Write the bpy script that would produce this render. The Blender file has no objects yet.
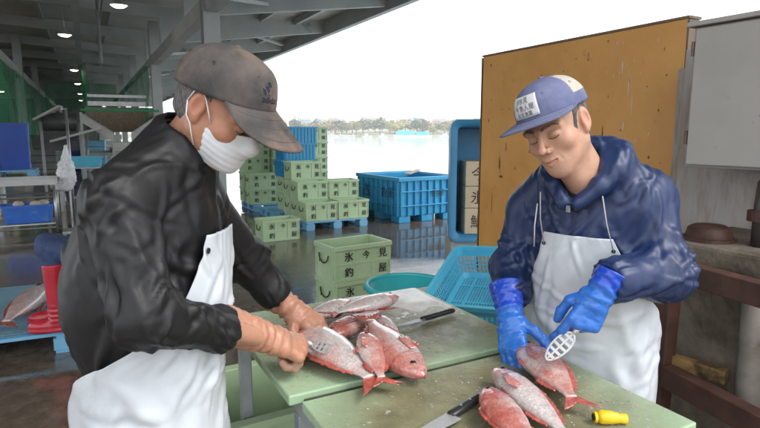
import bpy, bmesh, math, random
import numpy as np
from mathutils import Vector, Matrix, Euler
random.seed(7); RNG = np.random.default_rng(7)
sc = bpy.context.scene
COL = sc.collection
R = math.radians
# ------------------------------------------------------------------ camera
CAM = np.array([0.0, 0.0, 1.56]); YAW = R(28); PITCH = R(8.4); FPX = 549.0
cd = bpy.data.cameras.new('camera'); cam = bpy.data.objects.new('camera', cd); COL.objects.link(cam)
cam.location = CAM; cam.rotation_euler = (R(90) - PITCH, 0, -YAW)
cd.sensor_width = 36; cd.lens = 36 * FPX / 760; cd.clip_start = 0.05; cd.clip_end = 6000
sc.camera = cam
# ------------------------------------------------------------------ sky and light (bright overcast)
SUN_EL, SUN_AZ = R(52), R(140)          # azimuth clockwise from +Y
w = bpy.data.worlds.new('World'); sc.world = w; w.use_nodes = True
nt = w.node_tree; nt.nodes.clear()
out = nt.nodes.new('ShaderNodeOutputWorld'); bg = nt.nodes.new('ShaderNodeBackground')
sky = nt.nodes.new('ShaderNodeTexSky'); sky.sky_type = 'NISHITA'; sky.sun_disc = False
sky.sun_elevation = SUN_EL; sky.sun_rotation = SUN_AZ; sky.air_density = 1.0; sky.dust_density = 4.0
tc = nt.nodes.new('ShaderNodeTexCoord'); mp = nt.nodes.new('ShaderNodeMapping'); mp.inputs['Scale'].default_value = (1, 1, 3.5)
nz = nt.nodes.new('ShaderNodeTexNoise'); nz.inputs['Scale'].default_value = 2.2; nz.inputs['Detail'].default_value = 6; nz.inputs['Roughness'].default_value = .55
cr = nt.nodes.new('ShaderNodeValToRGB')
cr.color_ramp.elements[0].position = .3; cr.color_ramp.elements[0].color = (8.8, 9.2, 9.8, 1)
cr.color_ramp.elements[1].position = .66; cr.color_ramp.elements[1].color = (10.2, 10.35, 10.5, 1)
mx = nt.nodes.new('ShaderNodeMix'); mx.data_type = 'RGBA'; mx.inputs[0].default_value = .9
nt.links.new(tc.outputs['Generated'], mp.inputs['Vector']); nt.links.new(mp.outputs[0], nz.inputs['Vector'])
nt.links.new(nz.outputs['Fac'], cr.inputs[0]); nt.links.new(sky.outputs[0], mx.inputs[6]); nt.links.new(cr.outputs[0], mx.inputs[7])
nt.links.new(mx.outputs[2], bg.inputs[0]); bg.inputs[1].default_value = 0.15
nt.links.new(bg.outputs[0], out.inputs[0])
sd = bpy.data.lights.new('sun', 'SUN'); sun = bpy.data.objects.new('sun', sd); COL.objects.link(sun)
sd.energy = 1.2; sd.angle = R(24); sd.color = (1, .97, .93)
dirv = Vector((math.sin(SUN_AZ) * math.cos(SUN_EL), math.cos(SUN_AZ) * math.cos(SUN_EL), math.sin(SUN_EL)))
sun.rotation_euler = dirv.to_track_quat('Z', 'Y').to_euler()
vs = sc.view_settings; vs.view_transform = 'Standard'; vs.look = 'None'; vs.exposure = 0.72; vs.gamma = 1; vs.use_curve_mapping = False
sc.cycles.use_denoising = True; sc.cycles.max_bounces = 8; sc.cycles.transparent_max_bounces = 12
sc.cycles.volume_bounces = 2; sc.cycles.caustics_reflective = False; sc.cycles.caustics_refractive = False; sc.cycles.sample_clamp_indirect = 4.0

_F = np.array([math.sin(YAW) * math.cos(PITCH), math.cos(YAW) * math.cos(PITCH), -math.sin(PITCH)])
_R = np.array([math.cos(YAW), -math.sin(YAW), 0]); _U = np.cross(_R, _F)
def P(x, y, d):            # a survey sighting: direction measured in the photo, true distance d in metres
    return CAM + d * (_F + (x - 380) / FPX * _R - (y - 214) / FPX * _U)
def FL(x, y, z=0.0):       # sighting down to a known height
    r = _F + (x - 380) / FPX * _R - (y - 214) / FPX * _U
    return CAM + (z - CAM[2]) / r[2] * r
def W(r, f, z=0.0):        # metres right of / ahead of the viewpoint
    return np.array([r * math.cos(YAW) + f * math.sin(YAW), -r * math.sin(YAW) + f * math.cos(YAW), z])

# ------------------------------------------------------------------ materials
MATS = {}
def mat(name, col, col2=None, rough=.5, scale=8, detail=5, bump=0, bscale=None, metal=0, coat=0, spec=.5,
        c3=None, c3scale=3, c3lo=.55, c3hi=.7, sss=0, rvar=0, stretch=None, alpha=None, attr=None, emit=0, trans=0, bdist=.01, ramp=(.35, .65)):
    if name in MATS: return MATS[name]
    m = bpy.data.materials.new(name); m.use_nodes = True; MATS[name] = m
    n = m.node_tree; b = n.nodes['Principled BSDF']; L = n.links.new
    def lin(c): return tuple(c) + (1,)
    b.inputs['Roughness'].default_value = rough; b.inputs['Metallic'].default_value = metal
    b.inputs['Specular IOR Level'].default_value = spec; b.inputs['Coat Weight'].default_value = coat; b.inputs['Coat Roughness'].default_value = .12
    t = n.nodes.new('ShaderNodeTexCoord'); vec = t.outputs['Object']
    if stretch:
        q = n.nodes.new('ShaderNodeMapping'); q.inputs['Scale'].default_value = stretch; L(vec, q.inputs[0]); vec = q.outputs[0]
    colsock = None
    if attr:
        a = n.nodes.new('ShaderNodeAttribute'); a.attribute_name = attr; colsock = a.outputs['Color']
    nzn = None
    if col2 is not None:
        nzn = n.nodes.new('ShaderNodeTexNoise'); nzn.inputs['Scale'].default_value = scale; nzn.inputs['Detail'].default_value = detail; nzn.inputs['Roughness'].default_value = .6
        L(vec, nzn.inputs[0])
        mr = n.nodes.new('ShaderNodeMapRange'); mr.inputs[1].default_value = ramp[0]; mr.inputs[2].default_value = ramp[1]; L(nzn.outputs['Fac'], mr.inputs[0])
        m1 = n.nodes.new('ShaderNodeMix'); m1.data_type = 'RGBA'
        if colsock:
            m1.blend_type = 'MULTIPLY'; m1.inputs[0].default_value = 1
            mm = n.nodes.new('ShaderNodeMix'); mm.data_type = 'RGBA'; mm.inputs[6].default_value = lin(col); mm.inputs[7].default_value = lin(col2); L(mr.outputs[0], mm.inputs[0])
            L(colsock, m1.inputs[6]); L(mm.outputs[2], m1.inputs[7])
        else:
            m1.inputs[6].default_value = lin(col); m1.inputs[7].default_value = lin(col2); L(mr.outputs[0], m1.inputs[0])
        colsock = m1.outputs[2]
    if c3 is not None:
        n3 = n.nodes.new('ShaderNodeTexNoise'); n3.inputs['Scale'].default_value = c3scale; n3.inputs['Detail'].default_value = 8; n3.inputs['Roughness'].default_value = .65
        L(vec, n3.inputs[0])
        r3 = n.nodes.new('ShaderNodeMapRange'); r3.inputs[1].default_value = c3lo; r3.inputs[2].default_value = c3hi; L(n3.outputs['Fac'], r3.inputs[0])
        m3 = n.nodes.new('ShaderNodeMix'); m3.data_type = 'RGBA'; L(r3.outputs[0], m3.inputs[0]); m3.inputs[7].default_value = lin(c3)
        if colsock: L(colsock, m3.inputs[6])
        else: m3.inputs[6].default_value = lin(col)
        colsock = m3.outputs[2]
    if colsock: L(colsock, b.inputs['Base Color'])
    else: b.inputs['Base Color'].default_value = lin(col)
    if rvar and nzn:
        rr = n.nodes.new('ShaderNodeMapRange'); rr.inputs[3].default_value = max(0, rough - rvar); rr.inputs[4].default_value = rough + rvar; rr.inputs[1].default_value = .3; rr.inputs[2].default_value = .7
        L(nzn.outputs['Fac'], rr.inputs[0]); L(rr.outputs[0], b.inputs['Roughness'])
    if bump:
        bn = n.nodes.new('ShaderNodeTexNoise'); bn.inputs['Scale'].default_value = bscale or scale * 4; bn.inputs['Detail'].default_value = 5; L(vec, bn.inputs[0])
        bb = n.nodes.new('ShaderNodeBump'); bb.inputs['Strength'].default_value = bump; bb.inputs['Distance'].default_value = bdist
        L(bn.outputs['Fac'], bb.inputs['Height']); L(bb.outputs[0], b.inputs['Normal'])
    if sss:
        b.inputs['Subsurface Weight'].default_value = sss; b.inputs['Subsurface Radius'].default_value = (.9, .35, .2); b.inputs['Subsurface Scale'].default_value = .006
    if trans: b.inputs['Transmission Weight'].default_value = trans
    if alpha is not None: b.inputs['Alpha'].default_value = alpha
    if emit:
        b.inputs['Emission Color'].default_value = lin(col); b.inputs['Emission Strength'].default_value = emit
    return m

# ------------------------------------------------------------------ mesh building
def link(o, parent=None):
    COL.objects.link(o)
    if parent is not None: o.parent = parent
    return o
def tag(o, label=None, cat=None, group=None, kind=None):
    if label: o['label'] = label
    if cat: o['category'] = cat
    if group: o['group'] = group
    if kind: o['kind'] = kind
    return o
def empty(name, loc=(0, 0, 0), rz=0, label=None, cat=None, group=None):
    o = bpy.data.objects.new(name, None); o.location = tuple(loc); o.rotation_euler = (0, 0, rz); o.empty_display_size = .05
    COL.objects.link(o); return tag(o, label, cat, group)
def basis(d):
    d = np.asarray(d, float); d = d / np.linalg.norm(d)
    a = np.array([0, 0, 1.0]) if abs(d[2]) < .9 else np.array([1.0, 0, 0])
    u = np.cross(a, d); u /= np.linalg.norm(u); return u, np.cross(d, u), d
class MB:
    def __init__(s): s.v = []; s.f = []; s.m = []; s.cm = 0
    def add(s, vs, fs, M=None):
        o = len(s.v)
        if M is not None: vs = [tuple(M @ Vector(v)) for v in vs]
        s.v.extend([tuple(map(float, v)) for v in vs]); s.f.extend([tuple(i + o for i in f) for f in fs]); s.m.extend([s.cm] * len(fs)); return s
    def box(s, c, size, rot=None):
        x, y, z = [k / 2 for k in size]; c = Vector(tuple(map(float, c)))
        vs = [Vector(q) for q in ((-x, -y, -z), (x, -y, -z), (x, y, -z), (-x, y, -z), (-x, -y, z), (x, -y, z), (x, y, z), (-x, y, z))]
        if rot is not None:
            M = Euler(rot).to_matrix() if not isinstance(rot, Matrix) else rot
            vs = [M @ q for q in vs]
        return s.add([q + c for q in vs], [(0, 3, 2, 1), (4, 5, 6, 7), (0, 1, 5, 4), (1, 2, 6, 5), (2, 3, 7, 6), (3, 0, 4, 7)])
    def bb(s, lo, hi): return s.box([(a + b) / 2 for a, b in zip(lo, hi)], [b - a for a, b in zip(lo, hi)])
    def bar(s, p, q, w, h, up=(0, 0, 1)):
        p, q = np.asarray(p, float), np.asarray(q, float); d = q - p; n = np.linalg.norm(d); d /= n
        up = np.asarray(up, float)
        if abs(d @ up) > .95: up = np.array([0, 1.0, 0])
        x = np.cross(up, d); x /= np.linalg.norm(x); y = np.cross(d, x)
        vs = [e + x * a * w / 2 + y * b * h / 2 for e in (p, q) for a, b in ((-1, -1), (1, -1), (1, 1), (-1, 1))]
        return s.add(vs, [(3, 2, 1, 0), (4, 5, 6, 7), (0, 1, 5, 4), (1, 2, 6, 5), (2, 3, 7, 6), (3, 0, 4, 7)])
    def rings(s, rs, cap=True, closed=True):
        n = len(rs[0]); vs = [p for r in rs for p in r]; fs = []
        for i in range(len(rs) - 1):
            for j in range(n if closed else n - 1):
                k = (j + 1) % n; fs.append((i * n + j, i * n + k, (i + 1) * n + k, (i + 1) * n + j))
        if cap and closed: fs += [tuple(range(n - 1, -1, -1)), tuple((len(rs) - 1) * n + j for j in range(n))]
        return s.add(vs, fs)
    def tube(s, path, r, seg=8, cap=True):
        path = [np.asarray(p, float) for p in path]; rs = []
        rr = r if hasattr(r, '__len__') else [r] * len(path)
        pu = None
        for i, p in enumerate(path):
            d = path[min(i + 1, len(path) - 1)] - path[max(i - 1, 0)]
            u, v, d = basis(d)
            if pu is not None:
                u = pu - d * (pu @ d); u /= np.linalg.norm(u); v = np.cross(d, u)
            pu = u
            rs.append([p + rr[i] * (math.cos(a) * u + math.sin(a) * v) for a in np.arange(seg) * 2 * math.pi / seg])
        return s.rings(rs, cap)
    def lathe(s, prof, c=(0, 0, 0), seg=32, cap=False):
        rs = [[(c[0] + r * math.cos(a), c[1] + r * math.sin(a), c[2] + z) for a in np.arange(seg) * 2 * math.pi / seg] for r, z in prof]
        return s.rings(rs, cap)
    def sheet(s, g):            # g: rows x cols of points
        nr, nc = len(g), len(g[0]); vs = [p for r in g for p in r]
        return s.add(vs, [(i * nc + j, i * nc + j + 1, (i + 1) * nc + j + 1, (i + 1) * nc + j) for i in range(nr - 1) for j in range(nc - 1)])
    def mesh(s, name='mesh', m=None, smooth=False):
        me = bpy.data.meshes.new(name); me.from_pydata(s.v, [], s.f); 
        ms = m if isinstance(m, (list, tuple)) else [m]
        for k in ms:
            if k: me.materials.append(k)
        if len(ms) > 1: me.polygons.foreach_set('material_index', s.m)
        if smooth: me.polygons.foreach_set('use_smooth', [True] * len(me.polygons))
        me.update(); return me
    def build(s, name, m=None, parent=None, smooth=False, bevel=0, solid=0, sub=0, auto=None):
        o = bpy.data.objects.new(name, s.mesh(name, m, smooth)); link(o, parent)
        return mods(o, bevel, solid, sub)
def mods(o, bevel=0, solid=0, sub=0):
    if solid:
        k = o.modifiers.new('thickness', 'SOLIDIFY'); k.thickness = solid; k.offset = 0
    if bevel:
        k = o.modifiers.new('bevel', 'BEVEL'); k.width = bevel; k.segments = 2; k.limit_method = 'ANGLE'; k.angle_limit = R(40)
    if sub:
        k = o.modifiers.new('subdivision', 'SUBSURF'); k.levels = sub; k.render_levels = sub
    return o
def place(name, me, loc, rz=0, parent=None, scale=None, rot=None):
    o = bpy.data.objects.new(name, me); o.location = tuple(loc); o.rotation_euler = rot or (0, 0, rz)
    if scale: o.scale = scale
    return link(o, parent)
def copy_tree(o, parent=None):
    c = o.copy(); COL.objects.link(c); c.parent = parent
    for ch in list(o.children): copy_tree(ch, c)
    return c
_GL = {}
def glyphs(txt, size=1.0):          # flat lettering as plain mesh data (verts, faces), centred
    k = txt
    if k not in _GL:
        cu = bpy.data.curves.new('lettering', 'FONT'); cu.body = txt; cu.align_x = 'CENTER'; cu.align_y = 'CENTER'; cu.resolution_u = 3
        o = bpy.data.objects.new('lettering', cu); COL.objects.link(o)
        dg = bpy.context.evaluated_depsgraph_get(); me = o.evaluated_get(dg).to_mesh()
        vs = [tuple(v.co) for v in me.vertices]; fs = [tuple(p.vertices) for p in me.polygons]
        o.evaluated_get(dg).to_mesh_clear(); bpy.data.objects.remove(o); bpy.data.curves.remove(cu)
        if vs:
            a = np.array(vs); c = (a.min(0) + a.max(0)) / 2; a = a - c; vs = [tuple(q) for q in a]
        _GL[k] = (vs, fs)
    vs, fs = _GL[k]
    return [(x * size, y * size, 0) for x, y, z in vs], fs
def noise3(p, seed=0):
    p = np.asarray(p, np.float64) + seed * 17.31; i = np.floor(p).astype(np.int64); f = p - i; u = f * f * f * (f * (f * 6 - 15) + 10)
    def h(ix, iy, iz):
        n = (ix * 374761393 + iy * 668265263 + iz * 2147483647 + seed * 1274126177) & 0xffffffff
        n = ((n ^ (n >> 13)) * 1274126177) & 0xffffffff; n = n ^ (n >> 16)
        return (n & 0xffff) / 32767.5 - 1.0
    r = 0
    for dx in (0, 1):
        for dy in (0, 1):
            for dz in (0, 1):
                wgt = (u[:, 0] if dx else 1 - u[:, 0]) * (u[:, 1] if dy else 1 - u[:, 1]) * (u[:, 2] if dz else 1 - u[:, 2])
                r = r + wgt * h(i[:, 0] + dx, i[:, 1] + dy, i[:, 2] + dz)
    return r
def fbm(p, seed=0, oct=3):
    r = 0; a = 1.0
    for k in range(oct): r = r + a * noise3(np.asarray(p) * 2 ** k, seed + k); a *= .5
    return r
# ================================================================== setting
def wet_floor_mat():
    m = bpy.data.materials.new('wet_concrete'); m.use_nodes = True; n = m.node_tree; L = n.links.new; b = n.nodes['Principled BSDF']
    t = n.nodes.new('ShaderNodeTexCoord')
    a = n.nodes.new('ShaderNodeTexNoise'); a.inputs['Scale'].default_value = .55; a.inputs['Detail'].default_value = 7; a.inputs['Roughness'].default_value = .6; L(t.outputs['Object'], a.inputs[0])
    f = n.nodes.new('ShaderNodeTexNoise'); f.inputs['Scale'].default_value = 9; f.inputs['Detail'].default_value = 8; f.inputs['Roughness'].default_value = .7; L(t.outputs['Object'], f.inputs[0])
    c = n.nodes.new('ShaderNodeValToRGB'); e = c.color_ramp.elements; e[0].position = .3; e[0].color = (.075, .055, .038, 1); e[1].position = .72; e[1].color = (.2, .16, .12, 1); L(f.outputs['Fac'], c.inputs[0])
    L(c.outputs[0], b.inputs['Base Color'])
    r = n.nodes.new('ShaderNodeMapRange'); r.inputs[1].default_value = .42; r.inputs[2].default_value = .62; r.inputs[3].default_value = .03; r.inputs[4].default_value = .22; L(a.outputs['Fac'], r.inputs[0]); L(r.outputs[0], b.inputs['Roughness'])
    s = n.nodes.new('ShaderNodeMapRange'); s.inputs[1].default_value = .42; s.inputs[2].default_value = .62; s.inputs[3].default_value = .02; s.inputs[4].default_value = .35; L(a.outputs['Fac'], s.inputs[0])
    bp = n.nodes.new('ShaderNodeBump'); bp.inputs['Distance'].default_value = .01; L(s.outputs[0], bp.inputs['Strength']); L(f.outputs['Fac'], bp.inputs['Height']); L(bp.outputs[0], b.inputs['Normal'])
    b.inputs['Specular IOR Level'].default_value = 1.0
    return m
def water_mat():
    m = bpy.data.materials.new('harbour_water'); m.use_nodes = True; n = m.node_tree; L = n.links.new; b = n.nodes['Principled BSDF']
    b.inputs['Base Color'].default_value = (.42, .47, .48, 1); b.inputs['Roughness'].default_value = .1; b.inputs['IOR'].default_value = 1.33
    t = n.nodes.new('ShaderNodeTexCoord'); a = n.nodes.new('ShaderNodeTexNoise'); a.inputs['Scale'].default_value = .9; a.inputs['Detail'].default_value = 4; L(t.outputs['Object'], a.inputs[0])
    bp = n.nodes.new('ShaderNodeBump'); bp.inputs['Distance'].default_value = .03; bp.inputs['Strength'].default_value = .06; L(a.outputs['Fac'], bp.inputs['Height']); L(bp.outputs[0], b.inputs['Normal'])
    return m
q = MB(); q.bb((-40, -25, -3), (7.4, 75, 0)); tag(q.build('quay_floor', wet_floor_mat()), kind='structure')
q = MB(); q.add([tuple(W(r_, f_, -1.25)) for r_, f_ in ((-950, -300), (950, -300), (950, 600), (-950, 600))], [(0, 1, 2, 3)]); tag(q.build('water', water_mat()), kind='structure')

# ---- far shore: land, trees, houses, jetty, barge, boats (about 350 m away across the harbour)
M_land = mat('shore_land', (.16, .17, .09), (.3, .27, .2), rough=.9, scale=.05)
g = []
for i, r in enumerate(np.linspace(-950, 950, 130)):
    row = []
    for j, f in enumerate((372, 374, 392, 430, 500, 640)):
        z = (-1.6, .2, .9, 3.0 + 1.0 * math.sin(r * .03), 8 + 2.5 * math.sin(r * .017 + 1) + 2 * math.sin(r * .045), 5)[j]
        row.append(W(r, f, z))
    g.append(row)
q = MB(); q.sheet(g); tag(q.build('far_shore', M_land, smooth=True), kind='structure')
leafm = [mat('foliage_olive', (.13, .15, .04), (.25, .25, .08), rough=.7, scale=.8), mat('foliage_yellow', (.27, .23, .07), (.38, .33, .12), rough=.7, scale=.8), mat('foliage_green', (.06, .10, .03), (.13, .17, .06), rough=.7, scale=.8), mat('foliage_russet', (.2, .11, .05), (.3, .2, .09), rough=.7, scale=.8)]
M_trunk = mat('tree_bark', (.09, .07, .05), (.16, .13, .1), rough=.9)
def crown_mesh(seed, mt):
    rg = np.random.default_rng(seed); q = MB()
    lob = [(rg.normal(0, .28, 3) * np.array([1, 1, .7]), rg.uniform(.3, .55)) for _ in range(9)]
    for c, r in lob:
        for _ in range(42):
            d = rg.normal(0, 1, 3); d /= np.linalg.norm(d); p = c + d * r * rg.uniform(.65, 1.05)
            u, v, _d = basis(rg.normal(0, 1, 3)); s = rg.uniform(.09, .16)
            q.add([p + s * u, p + s * v, p - s * u, p - s * v], [(0, 1, 2, 3)])
    return q.mesh('crown', mt)
crowns = [crown_mesh(40 + i, leafm[i % 4]) for i in range(8)]
q = MB(); q.tube([(0, 0, 0), (.05, 0, .5), (0, .05, 1)], [.05, .035, .02], 6); q.tube([(.03, 0, .55), (.25, .1, .95)], [.025, .012], 5); q.tube([(.03, 0, .6), (-.2, -.12, 1.0)], [.025, .012], 5)
trunk_me = q.mesh('trunk', M_trunk)
tr_lab = ['olive', 'yellowing', 'green', 'russet']
def nth(n): return f"{n}{'th' if 10 <= n % 100 <= 20 else {1: 'st', 2: 'nd', 3: 'rd'}.get(n % 10, 'th')}"
order = np.linspace(-96, 98, 52)
for i, r in enumerate(order):
    k = int(RNG.integers(0, 8)); h = RNG.uniform(7.5, 11.5); f = RNG.uniform(380, 424); z0 = .3 if f < 392 else 1.0 + (f - 392) * .045
    t = empty('shore_tree', W(r + RNG.uniform(-1.2, 1.2), f, z0), RNG.uniform(0, 6), f'{tr_lab[k % 4]} hazy tree on the far shore, {nth(i + 1)} from the left', 'tree', 'trees on the far shore')
    cr_ = place('crown', crowns[k], (0, 0, h * .56), 0, t, (h * .58, h * .58, h * .5)); place('trunk', trunk_me, (0, 0, 0), 0, t, (h * .6, h * .6, h * .6))
hw = [mat('house_wall_pale', (.55, .53, .5), (.45, .44, .42), rough=.8, scale=.3), mat('house_wall_tan', (.45, .38, .3), (.38, .32, .26), rough=.8, scale=.3), mat('house_wall_grey', (.36, .37, .4), (.3, .3, .33), rough=.8, scale=.3)]
hr = [mat('house_roof_grey', (.16, .17, .2), (.24, .24, .27), rough=.7, scale=1), mat('house_roof_brown', (.26, .14, .1), (.32, .2, .15), rough=.7, scale=1), mat('house_roof_blue', (.14, .2, .3), (.2, .26, .36), rough=.7, scale=1)]
M_win = mat('window_glass_dark', (.05, .06, .07), rough=.15)
hcol = ['pale', 'tan', 'grey']; rcol = ['grey', 'brown', 'blue']
hs = np.linspace(-110, 115, 24)
for i, r in enumerate(hs):
    a, b_ = i % 3, (i * 2 + i // 3) % 3; wd, dp, hh = RNG.uniform(7, 12), RNG.uniform(6, 8), RNG.uniform(3.4, 6.4); f = RNG.uniform(455, 490)
    z0 = 3.6 + (f - 430) * .06
    t = empty('shore_house', W(r + RNG.uniform(-3, 3), f, z0), -YAW + RNG.uniform(-.5, .5), f'small {hcol[a]} house with {rcol[b_]} roof above the far trees, {nth(i + 1)} from left', 'house', 'houses on the far shore')
    MB().bb((-wd / 2, -dp / 2, 0), (wd / 2, dp / 2, hh)).build('wall', hw[a], t)
    q = MB(); o_ = .5; q.add([(-wd / 2 - o_, -dp / 2 - o_, hh), (wd / 2 + o_, -dp / 2 - o_, hh), (wd / 2 + o_, dp / 2 + o_, hh), (-wd / 2 - o_, dp / 2 + o_, hh), (-wd / 2 - o_, 0, hh + 2.2), (wd / 2 + o_, 0, hh + 2.2)], [(0, 1, 5, 4), (2, 3, 4, 5), (0, 4, 3), (1, 2, 5), (0, 3, 2, 1)])
    q.build('roof', hr[b_], t)
    for s in (-1, 1):
        MB().bb((s * wd * .24 - .8, -dp / 2 - .06, hh * .45), (s * wd * .24 + .8, -dp / 2 - .02, hh * .45 + 1.3)).build('window', M_win, t)
M_jet = mat('jetty_concrete', (.42, .4, .38), (.5, .48, .45), rough=.8, scale=.5)
def world_part(mb, name, m, t): # geometry given in right/forward/up metres
    mb.v = [tuple(W(*v)) for v in mb.v]; return mb.build(name, m, t)
t = empty('jetty', (0, 0, 0), 0, 'long low concrete jetty lying along the far shore', 'jetty')
world_part(MB().bb((-75, 345, -1.6), (-16, 349, .1)), 'deck', M_jet, t)
for k in range(8): world_part(MB().bb((-73 + k * 8, 344.4, -1.6), (-72.2 + k * 8, 345, 1.0)), 'bollard', M_jet, t)
M_tarp = mat('turquoise_tarp', (.02, .42, .55), (.03, .5, .6), rough=.5, scale=.5)
t = empty('covered_barge', (0, 0, 0), 0, 'turquoise covered barge moored before the far shore trees', 'barge')
world_part(MB().bb((9, 352, -1.3), (33, 358, .2)), 'hull', mat('hull_white', (.7, .7, .7), (.5, .5, .5), rough=.5, scale=.4), t)
q = MB(); q.add([(10, 352.5, .2), (22, 352.5, .2), (22, 357.5, .2), (10, 357.5, .2), (11, 353.5, 2.9), (21, 353.5, 2.9), (21, 356.5, 2.9), (11, 356.5, 2.9)], [(0, 1, 5, 4), (1, 2, 6, 5), (2, 3, 7, 6), (3, 0, 4, 7), (4, 5, 6, 7)]); world_part(q, 'cover', M_tarp, t)
world_part(MB().bb((23, 353, .2), (31, 357, 2.4)), 'cabin', M_tarp, t)
M_hull = mat('boat_hull', (.75, .76, .77), (.6, .62, .64), rough=.4, scale=.6)
for i, (r, ln, lab) in enumerate(((-30, 7, 'small white fishing boat moored beside the long jetty end'), (-8, 6, 'small white fishing boat between the jetty and the turquoise barge'), (2, 5, 'low white skiff left of the turquoise barge'), (42, 8, 'white fishing boat right of the turquoise barge'), (54, 7, 'white boat nearest the blue upright tub on the far water'))):
    t = empty('fishing_boat', W(r, 350 + i, -1.25), -YAW + .1 * i, lab, 'boat', 'boats on the far water')
    q = MB(); q.rings([[(x * ln / 2, y * s, z) for (y, z) in ((-.2, 0), (-1.1, 1.1), (1.1, 1.1), (.2, 0))] for x, s in ((-1, .7), (-.4, 1), (.4, .9), (1, .08))]); q.build('hull', M_hull, t)
    MB().bb((-ln * .25, -.7, 1.1), (ln * .05, .7, 2.5)).build('cabin', mat('boat_cabin', (.6, .63, .65), rough=.4), t)
    MB().tube([(ln * .1, 0, 1.1), (ln * .1, 0, 4.2)], .06, 6).build('mast', M_hull, t)
for i, (r, h) in enumerate(((-92, 24), (56, 22), (95, 19))):
    q = MB(); q.tube([W(r, 470, 4), W(r, 470, h)], [.5, .25], 6); q.bar(W(r - 2, 470, h - 2), W(r + 2, 470, h - 2), .3, .3); o = q.build('power_pole', mat('pole_grey', (.4, .4, .42), rough=.6))
    tag(o, ('thin grey mast rising behind the left far-shore trees', 'thin grey mast rising above the brown-roofed far houses', 'thin grey mast at the far right of the shore')[i], 'pole')

# ---- market canopy
M_steel = mat('canopy_steel', (.34, .36, .36), (.42, .43, .42), rough=.55, scale=1.5, c3=(.12, .09, .07), c3scale=1.2, c3lo=.62, c3hi=.75)
M_deck = mat('canopy_deck', (.5, .5, .47), (.4, .4, .38), rough=.7, scale=.8)
canopy = empty('market_canopy', (1.9, 9.4, 0), 0, 'long grey steel canopy with rafters and posts over the market floor', 'canopy')
def cpart(mb, name, m=M_steel, **k):
    mb.v = [(v[0] - 1.9, v[1] - 9.4, v[2]) for v in mb.v]; return mb.build(name, m, canopy, **k)
X0, X1, Y0, Y1 = -9.0, 6.5, 0.2, 62.0  # near end lies out of view, placed to tune the light reaching the men
def roofz(x): return 4.62 - .0 * x + (.28 * (1 - abs(x) / 9) if x < 1.9 else .05)
# corrugated deck sheets, one per bay
ry = np.arange(Y0, Y1, 3.9)
for k, y in enumerate(ry):
    g = []
    n = 40 if k < 7 else 8
    for yy in np.linspace(y, min(y + 3.9, Y1), n):
        g.append([(x, yy, roofz(x) + .16 + (.02 if (n > 8 and int(round((yy - y) / 3.9 * (n - 1))) % 4 < 2) else 0)) for x in (X0, -4.5, 0, 1.9, 4, X1)])
    cpart(MB().sheet(g), 'roof_sheet', M_deck)
    for xa, xb in ((X0, -1.9), (-1.9, 1.9)):
        q = MB(); za, zb = roofz(xa), roofz(xb); q.bar((xa, y, za - .02), (xb, y, zb - .02), .14, .30); cpart(q, 'rafter')
    q = MB()  # cantilever bracket, tapering to the eave
    q.add([(1.9, y - .07, 3.85), (1.9, y + .07, 3.85), (1.9, y + .07, 4.78), (1.9, y - .07, 4.78), (X1, y - .07, 4.52), (X1, y + .07, 4.52), (X1, y + .07, 4.78), (X1, y - .07, 4.78)], [(0, 1, 2, 3), (7, 6, 5, 4), (0, 4, 5, 1), (1, 5, 6, 2), (2, 6, 7, 3), (3, 7, 4, 0)])
    cpart(q, 'bracket')
for x in (3.2, 4.6, 5.6): cpart(MB().bb((x - .05, Y0, roofz(x) - .02), (x + .05, Y1, roofz(x) + .15)), 'purlin')
for x in (-7, -5.5, -3.6, -.9, .9): cpart(MB().bb((x - .05, Y0, roofz(x) + .0), (x + .05, Y1, roofz(x) + .15)), 'purlin')
cpart(MB().bb((X1 - .02, Y0 - .1, 4.42), (X1 + .14, Y1, 4.9)), 'fascia')
cpart(MB().bb((X0, Y0 - .12, 4.42), (X1 - .02, Y0 - .02, 4.98)), 'fascia')
cpart(MB().bb((-.08, Y0, 4.25), (.08, Y1, 4.6)), 'ridge_beam')
for x, ys in ((1.9, (9.4, 17.2, 25, 32.8, 40.6, 48.4)), (-1.9, (7.8, 15.6, 23.4, 31.2, 39, 46.8)), (-8.4, (13, 25, 37, 49))):
    for y in ys:
        q = MB(); s = .13
        q.bb((x - s, y - s, .02), (x + s, y - s + .025, roofz(x))); q.bb((x - s, y + s - .025, .02), (x + s, y + s, roofz(x))); q.bb((x - .02, y - s + .025, .02), (x + .02, y + s - .025, roofz(x)))
        q.bb((x - .2, y - .2, 0), (x + .2, y + .2, .02))
        cpart(q, 'post')
for x in (1.9, -1.9): cpart(MB().bb((x - .1, Y0 + .15, 3.46), (x + .1, Y1, 3.72)), 'beam')
for y in (13.3, 21.1, 28.9): # diagonal braces under the eave
    q = MB(); q.bar((1.9, y - 3.9, 3.75), (4.6, y, 4.55), .07, .07); cpart(q, 'brace')
    q = MB(); q.bar((4.6, y - 3.9, 4.55), (6.3, y - 2.0, 4.6), .07, .07); cpart(q, 'brace')
cpart(MB().bb((X0, Y1, .0), (1.7, Y1 + .3, 4.9)), 'end_wall', mat('end_wall_dark', (.10, .12, .11), (.16, .17, .16), rough=.8, scale=.5))
cpart(MB().bb((X0 - .3, 20, .0), (X0, Y1, 4.9)), 'side_wall', mat('side_wall_dark', (.09, .10, .09), (.15, .15, .14), rough=.8, scale=.5))
M_lamp = mat('lamp_glow', (1, .9, .72), emit=9)
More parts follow.
